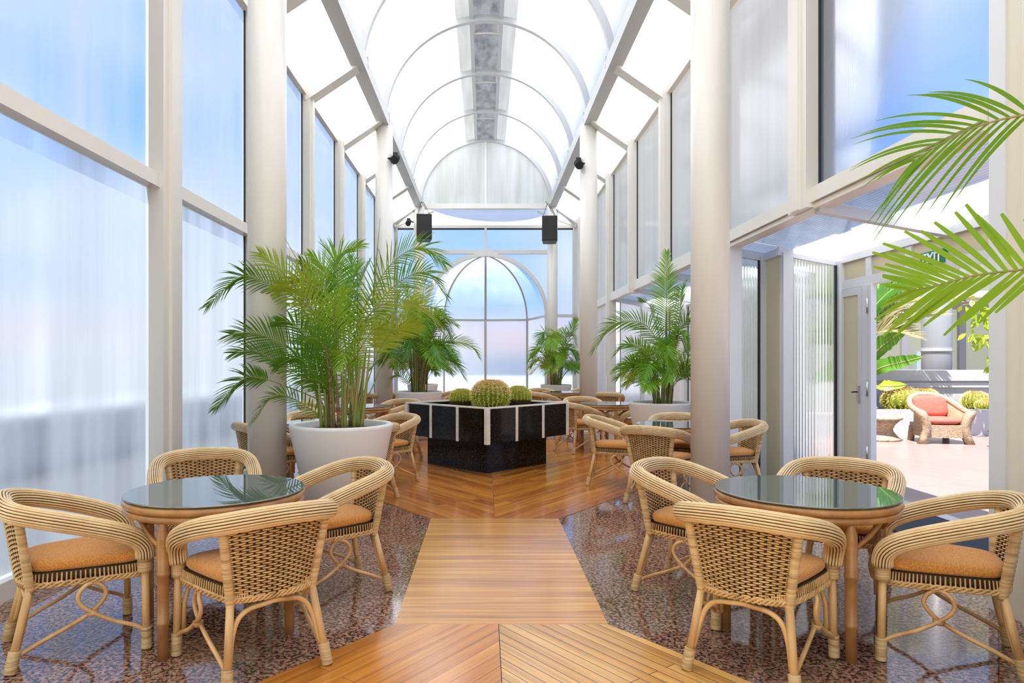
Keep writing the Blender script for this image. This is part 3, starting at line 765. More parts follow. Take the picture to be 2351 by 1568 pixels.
for f in range(4):
    a = f * PI / 2; ca, sa = math.cos(a), math.sin(a)
    for t in (-.345, .345):
        mb = MB(); x0, x1, y0, y1 = hu * 2 * t / 2 - .022 + 0, hu * t + .022, -hu - .047, -hu - .036
        mb.box(x0, x1, y0, y1, .40, .835); mb.v = [(v[0] * ca - v[1] * sa, v[0] * sa + v[1] * ca, v[2]) for v in mb.v]
        mb.build('marble_strip', 'marble', pl)
    mb = MB().box(-hu - .048, -hu + .006, -hu - .048, -hu + .006, .398, .836)
    mb.v = [(v[0] * ca - v[1] * sa, v[0] * sa + v[1] * ca, v[2]) for v in mb.v]; mb.build('corner_strip', 'marble', pl)
M['cactus'] = princ('cactus_skin', (.27, .32, .025), .5, .4, noise=(20, (.18, .26, .02), .4, .7))
M['cactus_dark'] = princ('cactus_old_skin', (.09, .065, .03), .7, .3)
M['spine'] = princ('cactus_spines', (.62, .60, .08), .5, .3, noise=(30, (.66, .58, .16), .4, .6))
M['spine_tan'] = princ('cactus_dry_spines', (.82, .58, .26), .6, .3)
M['crown'] = princ('cactus_crown', (.36, .16, .07), .8, .2)
def cactus(x, y, z, r, h, nr, label, tan=False, group=None, seed=1):
    rr = random.Random(seed)
    root = empty('barrel_cactus', (x, y, z), 0, label, 'cactus', group)
    prof = []
    for i in range(15):
        t = i / 14; a = -1.05 + (PI / 2 + .86) * t
        prof.append((max(.03 * r, r * math.cos(a) ** .8 if math.cos(a) > 0 else .02), h * (.48 + .52 * math.sin(a) / 1.0)))
    z0 = prof[0][1]; prof = [(p, (q - z0) * h / (prof[-1][1] - z0)) for p, q in prof]
    n = nr * 4; rings = []
    for p, q in prof: rings.append([(p * (1 + .13 * math.cos(nr * 2 * PI * j / n)) * math.cos(2 * PI * j / n), p * (1 + .13 * math.cos(nr * 2 * PI * j / n)) * math.sin(2 * PI * j / n), q) for j in range(n)])
    mb = MB(); k = len(mb.v); mb.loft(rings, 0, True, True)
    for i in range(len(mb.f)):
        if i < n * (2 if tan else 5): mb.m[i] = 1
    mb.build('body', ['cactus', 'cactus_dark'], root)
    mb = MB()
    for j in range(nr):
        a = 2 * PI * j / nr; d = Vector((math.cos(a), math.sin(a), 0)); sd = Vector((-d.y, d.x, 0))
        for i in range(2, 14):
            for u in (0, .5):
                p = prof[i][0] * (1 - u) + prof[min(i + 1, 14)][0] * u; q = prof[i][1] * (1 - u) + prof[min(i + 1, 14)][1] * u
                c = d * p * 1.13 + Vector((0, 0, q)); nrm = (d * .8 + Vector((0, 0, (q / h - .45) * 1.4))).normalized()
                for e in range(4):
                    tip = c + (nrm * .6 + sd * rr.uniform(-.7, .7) + Vector((0, 0, rr.uniform(-.6, .6)))).normalized() * r * rr.uniform(.16, .27)
                    w = sd * r * .026
                    b = len(mb.v); mb.v.extend([c - w, c + w, tip, c + Vector((0, 0, r * .03))]); mi = 1 if (tan and i > 6) else (2 if i < 5 and not tan else 0)
                    mb.face([b, b + 1, b + 2], mi); mb.face([b + 1, b + 3, b + 2], mi); mb.face([b + 3, b, b + 2], mi)
    mb.build('spines', ['spine', 'spine_tan', 'cactus_dark'], root)
    mb = MB()
    for j in range(26):
        a = rr.uniform(0, 2 * PI); q = rr.uniform(.10, .34) * r
        mb.lathe([(r * .05, 0), (r * .07, r * .06), (r * .02, r * .15)], 5, (q * math.cos(a), q * math.sin(a), h * .965))
    mb.build('crown', 'crown', root)
cactus(.085, 9.22, .795, .225, .36, 26, 'largest barrel cactus with dry tan spines in the middle of the planter', True, seed=3)
cactus(-.315, 9.50, .795, .142, .235, 22, 'small barrel cactus in the planter on the big palm side', seed=4)
cactus(.475, 9.50, .795, .150, .275, 22, 'mid-sized round cactus in the planter, nearest the terrace side', seed=5)

# ------------------------------------------------------------------ palms
def frond_mesh(P, mat, blunt=False, lw=.017, ll=.27, n=34, start=.32, roll=0.0, rr=R, stalk='stem_green', rad=.008, droop=.25, spread=1.0, tipl=.3, ns=4):
    """pinnate leaf: curved rachis with leaflets along both sides"""
    mb = MB(); m = 26; S = spline(P, m)
    mb.tube(S, [rad * (1 - .75 * i / (m - 1)) for i in range(m)], 6, mi=1)
    Z = Vector((0, 0, 1))
    for k in range(n):
        u = start + (1 - start) * (k + .3) / n
        x = u * (m - 1); i = min(int(x), m - 2); p = S[i].lerp(S[i + 1], x - i); t = (S[i + 1] - S[i]).normalized()
        sd = t.cross(Z)
        if sd.length < .15: sd = t.cross(Vector((0, 1, 0)))
        sd.normalize(); nm = sd.cross(t)
        rot = Quaternion(t, roll); sd = rot @ sd; nm = rot @ nm
        v = (u - start) / (1 - start)
        ln = ll * (.55 + .9 * math.sin(PI * min(1, v * .82 + .16))) * (1 - tipl * v ** 3) * rr.uniform(.88, 1.1) * .75
        for s in (-1, 1):
            ang = math.radians(62 - 42 * v) * spread + rr.uniform(-.07, .07)
            dr = (t * math.cos(ang) + sd * s * math.sin(ang) + nm * rr.uniform(.18, .34)).normalized()
            wv = dr.cross(nm).normalized() * lw * .5 * (1 - .35 * v)
            b = len(mb.v)
            for q in range(ns + 1):
                e = q / ns; pt = p + dr * ln * e - Z * ln * droop * e * e - nm * 0
                tb = (.6, 1, 1, .85, .5) if blunt else (.55, 1, .9, .6, .08); f4 = e * 4; k4 = min(int(f4), 3); w = tb[k4] + (tb[k4 + 1] - tb[k4]) * (f4 - k4)
                mb.v.append(pt - wv * w); mb.v.append(pt + wv * w)
            for q in range(ns): mb.face([b + 2 * q, b + 2 * q + 1, b + 2 * q + 3, b + 2 * q + 2], 0, True)
    return mb
def pot(root, r, h, rb):
    MB().lathe([(rb - .02, 0), (rb, .008), (r, h - .03), (r + .002, h - .008), (r - .008, h), (r - .05, h), (r - .055, h - .01), (r - .065, h - .12)], 64, cap=False).lathe([(0.001, 0.004), (rb - .02, .004)], 64, cap=False).build('pot', 'pot', root)
    MB().lathe([(.001, h - .035), (r * .45, h - .04), (r - .06, h - .06)], 40, cap=False).build('soil', 'soil', root)
def palm(x, y, r, h, rb, label, fronds, nrand, span, tall, seed, stems=12, ll=.27, lw=.017, group='potted areca palms', nleaf=34, core=.16):
    rr = random.Random(seed); root = empty('potted_palm', (x, y, .002), 0, label, 'plant', group)
    pot(root, r, h, rb); o = Vector((x, y, 0)); base = h - .05
    for k in range(stems):
        a = rr.uniform(0, 2 * PI); q = rr.uniform(.02, core); hh = tall * rr.uniform(.30, .55)
        p0 = Vector((q * math.cos(a), q * math.sin(a), base)); lean = rr.uniform(.02, .10)
        p1 = p0 + Vector((lean * math.cos(a), lean * math.sin(a), hh))
        rs = rr.uniform(.010, .019)
        MB().tube(spline([p0, p0.lerp(p1, .5) + Vector((rr.uniform(-.015, .015), rr.uniform(-.015, .015), 0)), p1], 8), [rs * 1.25, rs * 1.1, rs, rs * .9, rs * .8, rs * .65, rs * .5, rs * .25], 8).build('stem', 'stem_brown' if k % 4 == 0 else 'stem_green', root)
    for spec in fronds:
        pts, dy, mat = spec[0], spec[1], spec[2]; kw = spec[3] if len(spec) > 3 else {}
        P = []
        for i, (px, py) in enumerate(pts):
            t = i / (len(pts) - 1); P.append(W(px, py, y + dy * t) - o)
        q = P[0]; a = math.atan2(q.y, q.x)
        root_pt = Vector((core * .6 * math.cos(a) + q.x * .12, core * .6 * math.sin(a), base + .02))
        full = [root_pt, root_pt.lerp(P[0], .5) + Vector((-q.x * .12, 0, .06))] + P
        L0 = sum((full[i + 1] - full[i]).length for i in range(len(full) - 1)); L1 = (full[1] - full[0]).length + (full[2] - full[1]).length
        st = kw.pop('start', None)
        st = (2 / (len(full) - 1)) * .98 if st is None else st
        kw.setdefault('ll', ll); kw.setdefault('lw', lw); kw.setdefault('n', nleaf); kw.setdefault('roll', rr.uniform(-.7, .7))
        frond_mesh(full, None, start=st, rr=rr, **kw).build('frond', [mat, 'stem_green'], root)
    for k in range(nrand):
        a = 2 * PI * (k * .618 + rr.uniform(-.05, .05)); e = rr.random()
        reach = span * rr.uniform(.55, 1.0) * (1 - .45 * e); top = base + tall * (.35 + .62 * e) * rr.uniform(.85, 1.0)
        d = Vector((math.cos(a), math.sin(a), 0)); b0 = d * core * .5 + Vector((0, 0, base))
        P = [b0, b0 + d * reach * .16 + Vector((0, 0, (top - base) * .55)), b0 + d * reach * .5 + Vector((0, 0, (top - base) * .97)), b0 + d * reach * .82 + Vector((0, 0, (top - base) * (.98 - .12 * (1 - e)))), b0 + d * reach * 1.05 + Vector((0, 0, (top - base) * (.82 - .2 * (1 - e))))]
        mat = rr.choice(['leaf', 'leaf', 'leaf_mid', 'leaf_mid', 'leaf_yellow'])
        frond_mesh(P, None, lw=lw, ll=ll, n=nleaf, start=.36, roll=rr.uniform(-.8, .8), rr=rr).build('frond', [mat, 'stem_green'], root)
    return root
Ld, Lm, Ly = 'leaf', 'leaf_mid', 'leaf_yellow'
big = [
    ([(766, 765), (674, 682), (592, 641), (545, 640), (474, 705)], -.3, Ld, dict(roll=.9, n=46, ll=.25)),
    ([(735, 850), (655, 795), (590, 766), (528, 768)], -.45, Ld, dict(roll=.8, ll=.33, n=36)),
    ([(735, 890), (660, 845), (590, 808), (536, 812)], -.2, Ld, dict(roll=.8, ll=.27)),
    ([(725, 915), (656, 887), (601, 869), (555, 873), (494, 940)], -.35, Ld, dict(roll=.8, ll=.22, n=30, start=.62)),
    ([(735, 955), (690, 925), (650, 908), (618, 918), (580, 970)], -.3, Ld, dict(roll=.7, ll=.2, n=26)),
    ([(745, 760), (690, 675), (640, 618), (596, 582)], -.35, Ly, dict(roll=.8, ll=.3, n=30)),
    ([(780, 740), (776, 650), (766, 597), (735, 552)], .25, Lm, dict(roll=.4, ll=.32)),
    ([(785, 740), (775, 640), (775, 590), (828, 562)], -.1, Lm, dict(roll=-.5, ll=.3)),
    ([(820, 750), (870, 645), (919, 588), (972, 568), (1020, 606)], .25, Ld, dict(roll=-.8, n=44, ll=.30)),
    ([(830, 760), (882, 680), (936, 636), (982, 628), (1024, 680)], -.2, Ld, dict(roll=-.7, n=40, ll=.28)),
    ([(810, 780), (866, 706), (930, 694), (980, 716), (1012, 768)], -.5, Ly, dict(roll=-.7, n=40, ll=.30)),
    ([(790, 850), (772, 770), (768, 710), (792, 665)], -.5, Lm, dict(roll=.2, n=36, ll=.34)),
    ([(760, 830), (722, 730), (690, 668), (640, 655)], -.4, Ly, dict(roll=.8, ll=.30)),
    ([(800, 880), (798, 830), (792, 812), (780, 850)], -.5, Lm, dict(ll=.22, n=18)),
    ([(840, 890), (868, 810), (905, 760), (960, 745)], -.1, Ly, dict(roll=-.8, start=.6, ll=.25)),
    ([(850, 900), (880, 830), (893, 810), (905, 840)], .1, Ld, dict(ll=.16, n=16, start=.7)),
    ([(745, 880), (715, 800), (680, 748), (640, 738)], -.3, Ld, dict(roll=.8)),
    ([(745, 900), (710, 845), (680, 822), (640, 838)], -.28, Ld, dict(roll=.9)),
    ([(760, 900), (735, 830), (725, 770), (735, 720)], .2, Ld, dict(roll=.3)),
    ([(770, 920), (740, 880), (705, 872), (672, 905)], -.4, Ld, dict(roll=.6, ll=.2)),
    ([(760, 800), (742, 700), (720, 630), (690, 600)], .0, Ld, dict(roll=.8)),
    ([(800, 790), (812, 700), (830, 640), (850, 600)], .4, Ld, dict(roll=-.6)),
    ([(800, 830), (828, 770), (850, 735), (880, 720)], .3, Ld, dict(roll=-.6)),
    ([(790, 760), (800, 680), (812, 630), (805, 590)], .1, Lm, dict(roll=.1)),
    ([(765, 770), (750, 680), (745, 620), (712, 585)], -.15, Lm, dict(roll=.6)),
    ([(805, 850), (840, 780), (870, 752), (905, 770)], -.45, Ly, dict(roll=-.7, ll=.25)),
    ([(765, 860), (745, 800), (715, 775), (690, 800)], -.5, Ld, dict(roll=.5)),
    ([(752, 700), (715, 655), (680, 640), (640, 665)], -.3, Ly, dict(roll=.9, ll=.28)),
]
bp_ = palm(-1.297, 6.2, .462, .866, .285, 'largest potted palm, tall and bushy, white pot beside the near column', big, 0, .9, 1.5, 21, 20, .27, .0145, nleaf=40, core=.21)
# two bare new spears
for a, b in (((742, 700), (653, 545)), ((855, 700), (873, 500))):
    p, q = W(a[0], a[1], 6.2), W(b[0], b[1], 6.25)
    MB().tube([p - Vector((-1.297, 6.2, .002)), p.lerp(q, .5) - Vector((-1.297, 6.2, .002)), q - Vector((-1.297, 6.2, .002))], [.008, .006, .002], 6).build('spear_leaf', 'stem_green', bp_)
mid = [
    ([(1528, 760), (1530, 690), (1530, 640), (1531, 578)], .0, Lm, dict(roll=0, n=44, ll=.34)),
    ([(1510, 790), (1480, 745), (1430, 738), (1395, 757), (1362, 806)], -.2, Ld, dict(roll=.8, n=44, ll=.30)),
    ([(1505, 830), (1470, 800), (1440, 790), (1412, 815)], -.3, Ld, dict(roll=.7)),
    ([(1500, 870), (1465, 840), (1440, 832), (1410, 850)], -.2, Lm, dict(roll=.7, ll=.24)),
    ([(1505, 895), (1470, 872), (1445, 874), (1425, 900)], -.3, Lm, dict(roll=.7, ll=.2, n=24)),
    ([(1545, 800), (1565, 750), (1590, 735), (1640, 760)], -.1, Ld, dict(roll=-.8)),
    ([(1555, 780), (1562, 700), (1565, 665), (1580, 640)], .2, Ld, dict(roll=-.6)),
    ([(1520, 790), (1500, 730), (1490, 700), (1470, 690)], .2, Ld, dict(roll=.6)),
    ([(1540, 860), (1570, 810), (1600, 800), (1640, 830)], .2, Ld, dict(roll=-.7)),
]
palm(2.44, 9.43, .44, .86, .28, 'potted palm with one upright fan frond, white pot past the near column', mid, 22, .62, 1.15, 33, 16, .24, .018)
pm2 = [
    ([(965, 780), (985, 735), (1010, 722), (1050, 748)], -.1, Lm, dict(roll=-.8, ll=.28)),
    ([(975, 830), (1010, 790), (1050, 785), (1082, 795), (1100, 822)], -.2, Lm, dict(roll=-.6, n=40, ll=.32)),
    ([(980, 850), (1010, 822), (1040, 830), (1066, 868)], -.3, Ld, dict(roll=-.7, n=36, ll=.40)),
    ([(965, 790), (970, 700), (975, 650), (990, 615)], .1, Ly, dict(roll=.3, ll=.36)),
    ([(950, 780), (940, 700), (930, 660), (905, 640)], .2, Lm, dict(roll=.6, ll=.36)),
    ([(935, 850), (915, 810), (895, 800), (872, 835)], -.2, Ly, dict(roll=.6, ll=.28)),
    ([(940, 880), (918, 862), (903, 868), (890, 890)], -.3, Lm, dict(roll=.6, ll=.2, n=24)),
]
palm(-1.2, 12.5, .43, .865, .28, 'potted palm in white pot behind the planter, beside the second column', pm2, 34, .85, 2.0, 45, 18, .30, .02)
palm(1.85, 17.6, .40, .80, .27, 'farthest potted palm, small, in white pot before the end glazing', [([(1290, 830), (1305, 780), (1315, 755), (1322, 735)], -.2, Ld, dict(ll=.4))], 30, .80, 1.6, 57, 14, .30, .024, nleaf=28)
palm(-1.62, 17.9, .40, .80, .27, 'potted palm mostly hidden behind the second white pot palm', [], 22, .75, 1.4, 58, 12, .30, .024, nleaf=26)

# palm standing just outside the picture whose fronds hang into it
sp_ = empty('potted_palm', (2.50, 2.35, .005), 0, 'palm reaching in from the picture edge, only two fronds showing before the door pillar', 'plant', 'potted areca palms')
pot(sp_, .40, .80, .27); o = Vector((2.50, 2.35, .005))
for k in range(7):
    a = k * .9; MB().tube([(.1 * math.cos(a), .1 * math.sin(a), .75), (.14 * math.cos(a), .14 * math.sin(a), 1.2), (.13 * math.cos(a), .13 * math.sin(a), 1.62)], [.024, .02, .012], 8).build('stem', 'stem_green', sp_)
def near_frond(pts, mat, side_roll, **kw):
    P = [W(px, py, yy) - o for px, py, yy in pts]
    full = [Vector((-.05, .05, .78)), Vector((0, .1, 1.45))] + P
    frond_mesh(full, None, start=kw.pop('start', .42), roll=side_roll, rr=R, **kw).build('frond', [mat, 'stem_green'], sp_)
near_frond([(2560, 330, 2.45), (2420, 262, 2.5), (2330, 268, 2.55), (2240, 292, 2.6), (2160, 330, 2.62), (2095, 372, 2.65)], 'leaf', 1.0, n=13, ll=.43, lw=.0165, droop=.3, tipl=.35, start=.5, spread=.8, ns=9)
near_frond([(2600, 640, 2.5), (2440, 614, 2.5), (2330, 621, 2.52), (2230, 634, 2.55), (2150, 655, 2.58), (2085, 668, 2.6)], 'leaf_mid', 1.05, n=17, ll=.31, lw=.023, droop=.05, tipl=.45, start=.46, spread=1.0, blunt=True, ns=7)

# ------------------------------------------------------------------ speakers and spotlights
def speaker(px, py, Y, rz, label):
    p = W(px, py, Y); w, h, d_ = .46, .78, .42
    root = empty('loudspeaker', (p.x, p.y, p.z - h / 2), rz, label, 'speaker', 'hanging loudspeakers')
    mb = MB(); t = .04
    mb.hexa([(-w / 2, 0, .03), (w / 2, 0, .03), (w / 2 - t, d_, .0), (-w / 2 + t, d_, .0), (-w / 2, 0, h), (w / 2, 0, h), (w / 2 - t, d_, h - .03), (-w / 2 + t, d_, h - .03)]); mb.build('cabinet', 'dark', root)
    MB().box(-w / 2 + .025, w / 2 - .025, -.018, 0, .06, h - .03).build('grille', 'grille', root)
    for s in (-1, 1):
        MB().tube([(s * (w / 2 - .03), .12, h - .02), (s * .02 - .05, .25, h + .42)], .008, 5).build('hanging_wire', 'dark', root)
    MB().tube([(w / 2 - .03, .3, h - .02), (-.12, .3, h + .5)], .008, 5).build('hanging_wire', 'dark', root)
speaker(974, 521, 20.3, .12, 'black loudspeaker hanging from the roof beam above the big palm side')
speaker(1262, 525, 20.3, -.08, 'black loudspeaker hanging from the roof beam nearer the terrace side')
def spot(px, py, Y, s, label):
    p = W(px, py, Y); root = empty('spotlight', p, 0, label, 'lamp', 'small black spotlights')
    MB().tube([(s * .16, 0, .0), (0, 0, .02)], .02, 6).build('bracket', 'dark', root)
    mb = MB().tube([(0, -.14, -.07), (0, -.06, -.03), (0, .09, .05)], [.085, .075, .05], 12)
    for e in (-.02, .03, .07): mb.tube([(0, e, e * .5), (0, e + .012, e * .5 + .006)], .08, 12)
    mb.build('lamp_head', 'dark', root)
    MB().box(-.05, .05, -.03, .10, .06, .12).build('ballast', 'dark', root)
spot(908, 364, 13.62, -1, 'small black spotlight fixed on the second column, big palm side')
spot(1328, 376, 13.62, 1, 'small black spotlight fixed on the second column, terrace side')
spot(938, 510, 20.9, 1, 'small black spotlight beside the hanging loudspeaker at the far end')

# ------------------------------------------------------------------ terrace seen through the door
struct('ground', MB().box(PX + .07, 24, 0, 20, -.12, 0), 'deck', False)
M['roofdeck'] = princ('grey_roof_deck', (.10, .104, .112), .85, .2)
struct('ground', MB().box(-7.2, XL - .12, -4, 32, -.14, -.02), 'roofdeck', False)
struct('ground', MB().box(XL - .12, 8, 26, 32, -.14, -.02), 'roofdeck', False)
struct('wall_parapet', MB().box(-7.0, -6.7, -4, 32, -.02, .78), 'parapet', False).name = 'wall_parapet'
struct('wall_parapet', MB().box(-6.7, 8, 31, 31.3, -.02, .70), 'parapet', False)
struct('wall_planter', MB().box(6.2, 14, 12.95, 13.15, 0, .49), 'stucco', False)
struct('ground', MB().box(6.2, 14, 13.15, 14.4, .30, .42), 'soil', False)
struct('wall_terrace', MB().box(5.6, 15, 14.4, 14.7, 0, 1.0), 'stucco', False)
struct('trim', MB().box(8.25, 14.6, 14.33, 14.9, 1.0, 1.22).box(8.4, 14.6, 14.36, 14.4, .86, .96), 'stucco')
def far_facade():
    y = 18.5
    struct('wall_facade', MB().box(6, 24, y, y + .2, 0, 6.5), 'pane_milky', False)
    for x in (8.6, 10.0, 11.35, 12.9, 14.4, 15.9): struct('trim', MB().box(x - .09, x + .09, y - .1, y, 0, 6.5), 'duct')
    for z in (2.9, 4.6): struct('trim', MB().box(6, 24, y - .12, y, z - .1, z + .1), 'duct')
    struct('trim', MB().box(12.3, 24, y - .9, y - .1, 3.05, 3.22), 'cream')
far_facade()
cxy = W(2150, 825, 16.2)
tag(MB().lathe([(.31, 0), (.31, 1.55), (.31, 1.62), (.325, 1.63), (.325, 1.66), (.31, 1.67), (.31, 1.75), (.31, 5.5)], 40, (cxy.x, cxy.y, 0)).build('column', 'duct'), kind='structure')
# wicker lounge chair
wc = empty('wicker_lounge_chair', (7.93, 12.0, 0), -.12, 'pale wicker lounge chair with coral cushions on the sunny terrace', 'chair')
mb = MB().box(-.40, .40, -.40, .34, .12, .37); mb.build('seat_base', 'wicker_pale', wc)
hp = [(-.52, -.42, .60), (-.545, -.2, .635), (-.53, .08, .72), (-.42, .30, .84), (-.2, .41, .91), (0, .43, .925)]
hp = hp + [(-x, y, z) for x, y, z in hp[-2::-1]]
S = spline(hp, 41)
MB().tube(S, .062, 10).build('top_rail', 'wicker_pale', wc)
lo = [Vector((max(-.41, min(.41, p.x * .84)), max(-.36, min(.36, p.y * .84)), .30)) for p in S]
mb = MB(); rings = [[p for p in S], [p.lerp(q, .45) * 1.0 - Vector((p.x * .10, p.y * .10, 0)) for p, q in zip(S, lo)], lo]
mb.loft(rings, 0, False, False, True)
ins = [[p * .93 + Vector((0, 0, .04)) for p in r] for r in rings]; mb.loft(ins, 0, False, False, True); mb.build('backrest', 'wicker_pale', wc)
for s in (-1, 1):
    rings = []
    for z, xc, w in ((0, .53, .085), (.12, .47, .085), (.28, .43, .085), (.42, .45, .09), (.54, .51, .10), (.62, .555, .09), (.655, .56, .05)):
        rings.append([(s * (xc - w), -.45, z), (s * (xc + w), -.45, z), (s * (xc + w), -.33, z), (s * (xc - w), -.33, z)])
    MB().loft(rings, 0, True, True).build('front_leg', 'wicker_pale', wc)
    MB().loft([[(s * .36, .22, 0), (s * .46, .22, 0), (s * .46, .34, 0), (s * .36, .34, 0)], [(s * .33, .22, .3), (s * .42, .22, .3), (s * .42, .34, .3), (s * .33, .34, .3)]], 0, True, True).build('rear_leg', 'wicker_pale', wc)
def pillow(name, parent, rx, ry, rz, c, mat, tilt=0):
    mb = MB(); rings = []
    for i in range(13):
        a = -PI / 2 + PI * i / 12
        rings.append([(rx * abs(math.cos(a)) ** .35 * (abs(math.cos(b)) ** .5) * (1 if math.cos(b) > 0 else -1), ry * abs(math.cos(a)) ** .35 * (abs(math.sin(b)) ** .5) * (1 if math.sin(b) > 0 else -1), rz * math.sin(a)) for b in [2 * PI * j / 24 for j in range(24)]])
    mb.loft(rings, 0, True, True); mt = Matrix.Translation(c) @ Matrix.Rotation(tilt, 4, 'X')
    mb.v = [mt @ Vector(v) for v in mb.v]; return mb.build(name, mat, parent)
pillow('seat_cushion', wc, .40, .36, .07, (0, -.06, .44), 'coral'); pillow('back_cushion', wc, .40, .22, .09, (0, .22, .70), 'coral', math.radians(72))
st_ = empty('wicker_side_table', (7.12, 12.3, 0), 0, 'hourglass wicker side table beside the coral cushioned lounge chair', 'table')
MB().lathe([(.33, 0), (.34, .03), (.30, .06), (.22, .16), (.21, .20), (.25, .29), (.33, .37)], 28).build('base', 'wicker_pale', st_)
MB().lathe([(.33, .37), (.365, .385), (.365, .415), (.34, .425)], 28).build('table_top', 'wicker_pale', st_)
b_ = W(2290, 985, 11.2)
pd = empty('garden_bowl', (b_.x + .08, b_.y, 0), 0, 'small dark brown bowl on a foot at the terrace door edge', 'bowl')
MB().lathe([(.12, 0), (.10, .03), (.04, .10), (.05, .16)], 20).build('foot', 'terra', pd); MB().lathe([(.05, .16), (.17, .22), (.20, .27), (.18, .28), (.10, .22)], 24).build('bowl', 'terra', pd)
for px, py, Y, r_, h_, lab, sd_ in ((2071, 941, 13.55, .30, .46, 'largest terrace barrel cactus behind the wicker side table', 61), (2122, 935, 13.9, .23, .42, 'terrace cactus half hidden behind the coral lounge chair back', 62),
                              (2240, 944, 13.9, .21, .36, 'flat-topped terrace cactus just past the lounge chair', 63), (2264, 946, 13.5, .16, .23, 'low pale terrace cactus nearest the door pillar', 64)):
    p = W(px, py, Y); cactus(p.x, p.y, .42, r_, h_, 20, lab, True, 'cacti in the terrace bed', sd_)
# control box on the facade
p = W(2206, 835, 17.0)
cb = empty('control_box', (p.x, 18.5, p.z - .2), 0, 'blue-grey control box with red knob on the far terrace wall', 'box')
MB().box(-.26, .26, -.18, 0, 0, .52).build('cabinet', 'box_grey', cb); MB().lathe([(.07, 0), (.09, .03), (.07, .07)], 14, (.38, -.1, .36)).build('knob', 'red', cb)
MB().box(.26, .40, -.13, -.05, .34, .40).build('bracket', 'dark', cb)
wc.scale = (.72, .85, .88)
# terrace planting
def plain_fronds(root, name, o, specs, mat, **kw):
    for i, pts in enumerate(specs):
        P = [W(px, py, yy) - o for px, py, yy in pts]
        frond_mesh(P, None, rr=R, roll=kw.get('roll', .6), n=kw.get('n', 60), ll=kw.get('ll', .55), lw=kw.get('lw', .03), start=kw.get('start', .2), droop=.05, rad=.02, spread=.8).build(name, [mat[i % len(mat)], 'stem_green'], root)
o = W(1985, 850, 14.0); o.z = .42
pt = empty('date_palm', o, 0, 'palm with long dry-tipped fronds behind the door leaf on the terrace', 'plant')
MB().lathe([(.20, 0), (.17, .3), (.15, .9), (.17, 1.25), (.10, 1.4)], 14).build('trunk', 'stem_brown', pt)
plain_fronds(pt, 'frond', o, [[(1985, 790, 14), (2030, 725, 13.9), (2100, 690, 13.7), (2192, 692, 13.6)], [(1985, 790, 14), (2020, 752, 14), (2080, 728, 14), (2165, 722, 14)],
                              [(1985, 790, 14), (2000, 720, 14), (2030, 680, 14), (2070, 650, 14)], [(1985, 790, 14), (2015, 765, 13.7), (2050, 760, 13.5), (2100, 772, 13.4)],
                              [(1985, 790, 14), (1990, 700, 14.2), (2012, 660, 14.3), (2040, 640, 14.4)], [(1985, 790, 14), (1960, 720, 14), (1920, 690, 14), (1860, 700, 14)], [(1985, 790, 14), (1950, 760, 13.6), (1910, 760, 13.4), (1880, 800, 13.2)]], ['leaf_dry', 'leaf_dry', 'leaf', 'leaf_dry', 'leaf', 'leaf_mid', 'leaf'])
o = W(1990, 905, 13.6); o.z = .42
bn = empty('banana_plant', o, 0, 'banana plant with broad torn leaves beside the terrace door leaf', 'plant')
MB().tube([(0, 0, 0), (.02, 0, .5), (.03, 0, .95)], [.09, .08, .05], 10).build('stem', 'stem_green', bn)
def blade(pts, w, mat='leaf'):
    P = spline([W(a, b, c) - o for a, b, c in pts], 16); mb = MB(); rings = []
    for i, p in enumerate(P):
        t = (P[min(i + 1, 15)] - P[max(i - 1, 0)]).normalized(); sd = t.cross(Vector((.2, -1, .35))).normalized(); q = i / 15
        ww = w * math.sin(PI * min(1, .12 + .88 * q)) ** .7 * (1 + .1 * math.sin(i * 2.6)); up = Vector((0, -.4, 1)) * ww * .18
        rings.append([p - sd * ww + up, p - sd * ww * .5 + up * .3, p, p + sd * ww * .5 + up * .3, p + sd * ww + up])
    mb.loft(rings, 0, False, False, True); mb.tube(P, .012, 5, mi=1); mb.build('leaf_blade', [mat, 'stem_green'], bn)
blade([(1992, 860, 13.6), (2010, 810, 13.5), (2045, 780, 13.4), (2080, 758, 13.3)], .17); blade([(1992, 865, 13.6), (2020, 845, 13.4), (2070, 832, 13.3), (2118, 820, 13.2)], .14)
blade([(1992, 880, 13.6), (2010, 885, 13.3), (2040, 887, 13.1), (2082, 884, 13.0)], .12, 'leaf_yellow'); blade([(1990, 860, 13.6), (1965, 800, 13.6), (1930, 780, 13.6), (1880, 790, 13.6)], .2); blade([(1990, 860, 13.6), (1975, 770, 13.8), (1950, 720, 14), (1900, 690, 14)], .2)
blade([(1990, 870, 13.6), (1960, 850, 13.3), (1930, 850, 13), (1880, 880, 13)], .18)
o = W(2330, 950, 12.6); o.z = .0
tr = empty('leafy_tree', o, 0, 'small tree with glossy yellow-green leaves overhanging the terrace bed', 'tree')
MB().tube([(0, .0, 0), (.05, 0, 1.2), (-.02, 0, 2.0), (-.1, 0, 2.6)], [.06, .05, .04, .02], 8).build('trunk', 'stem_brown', tr)
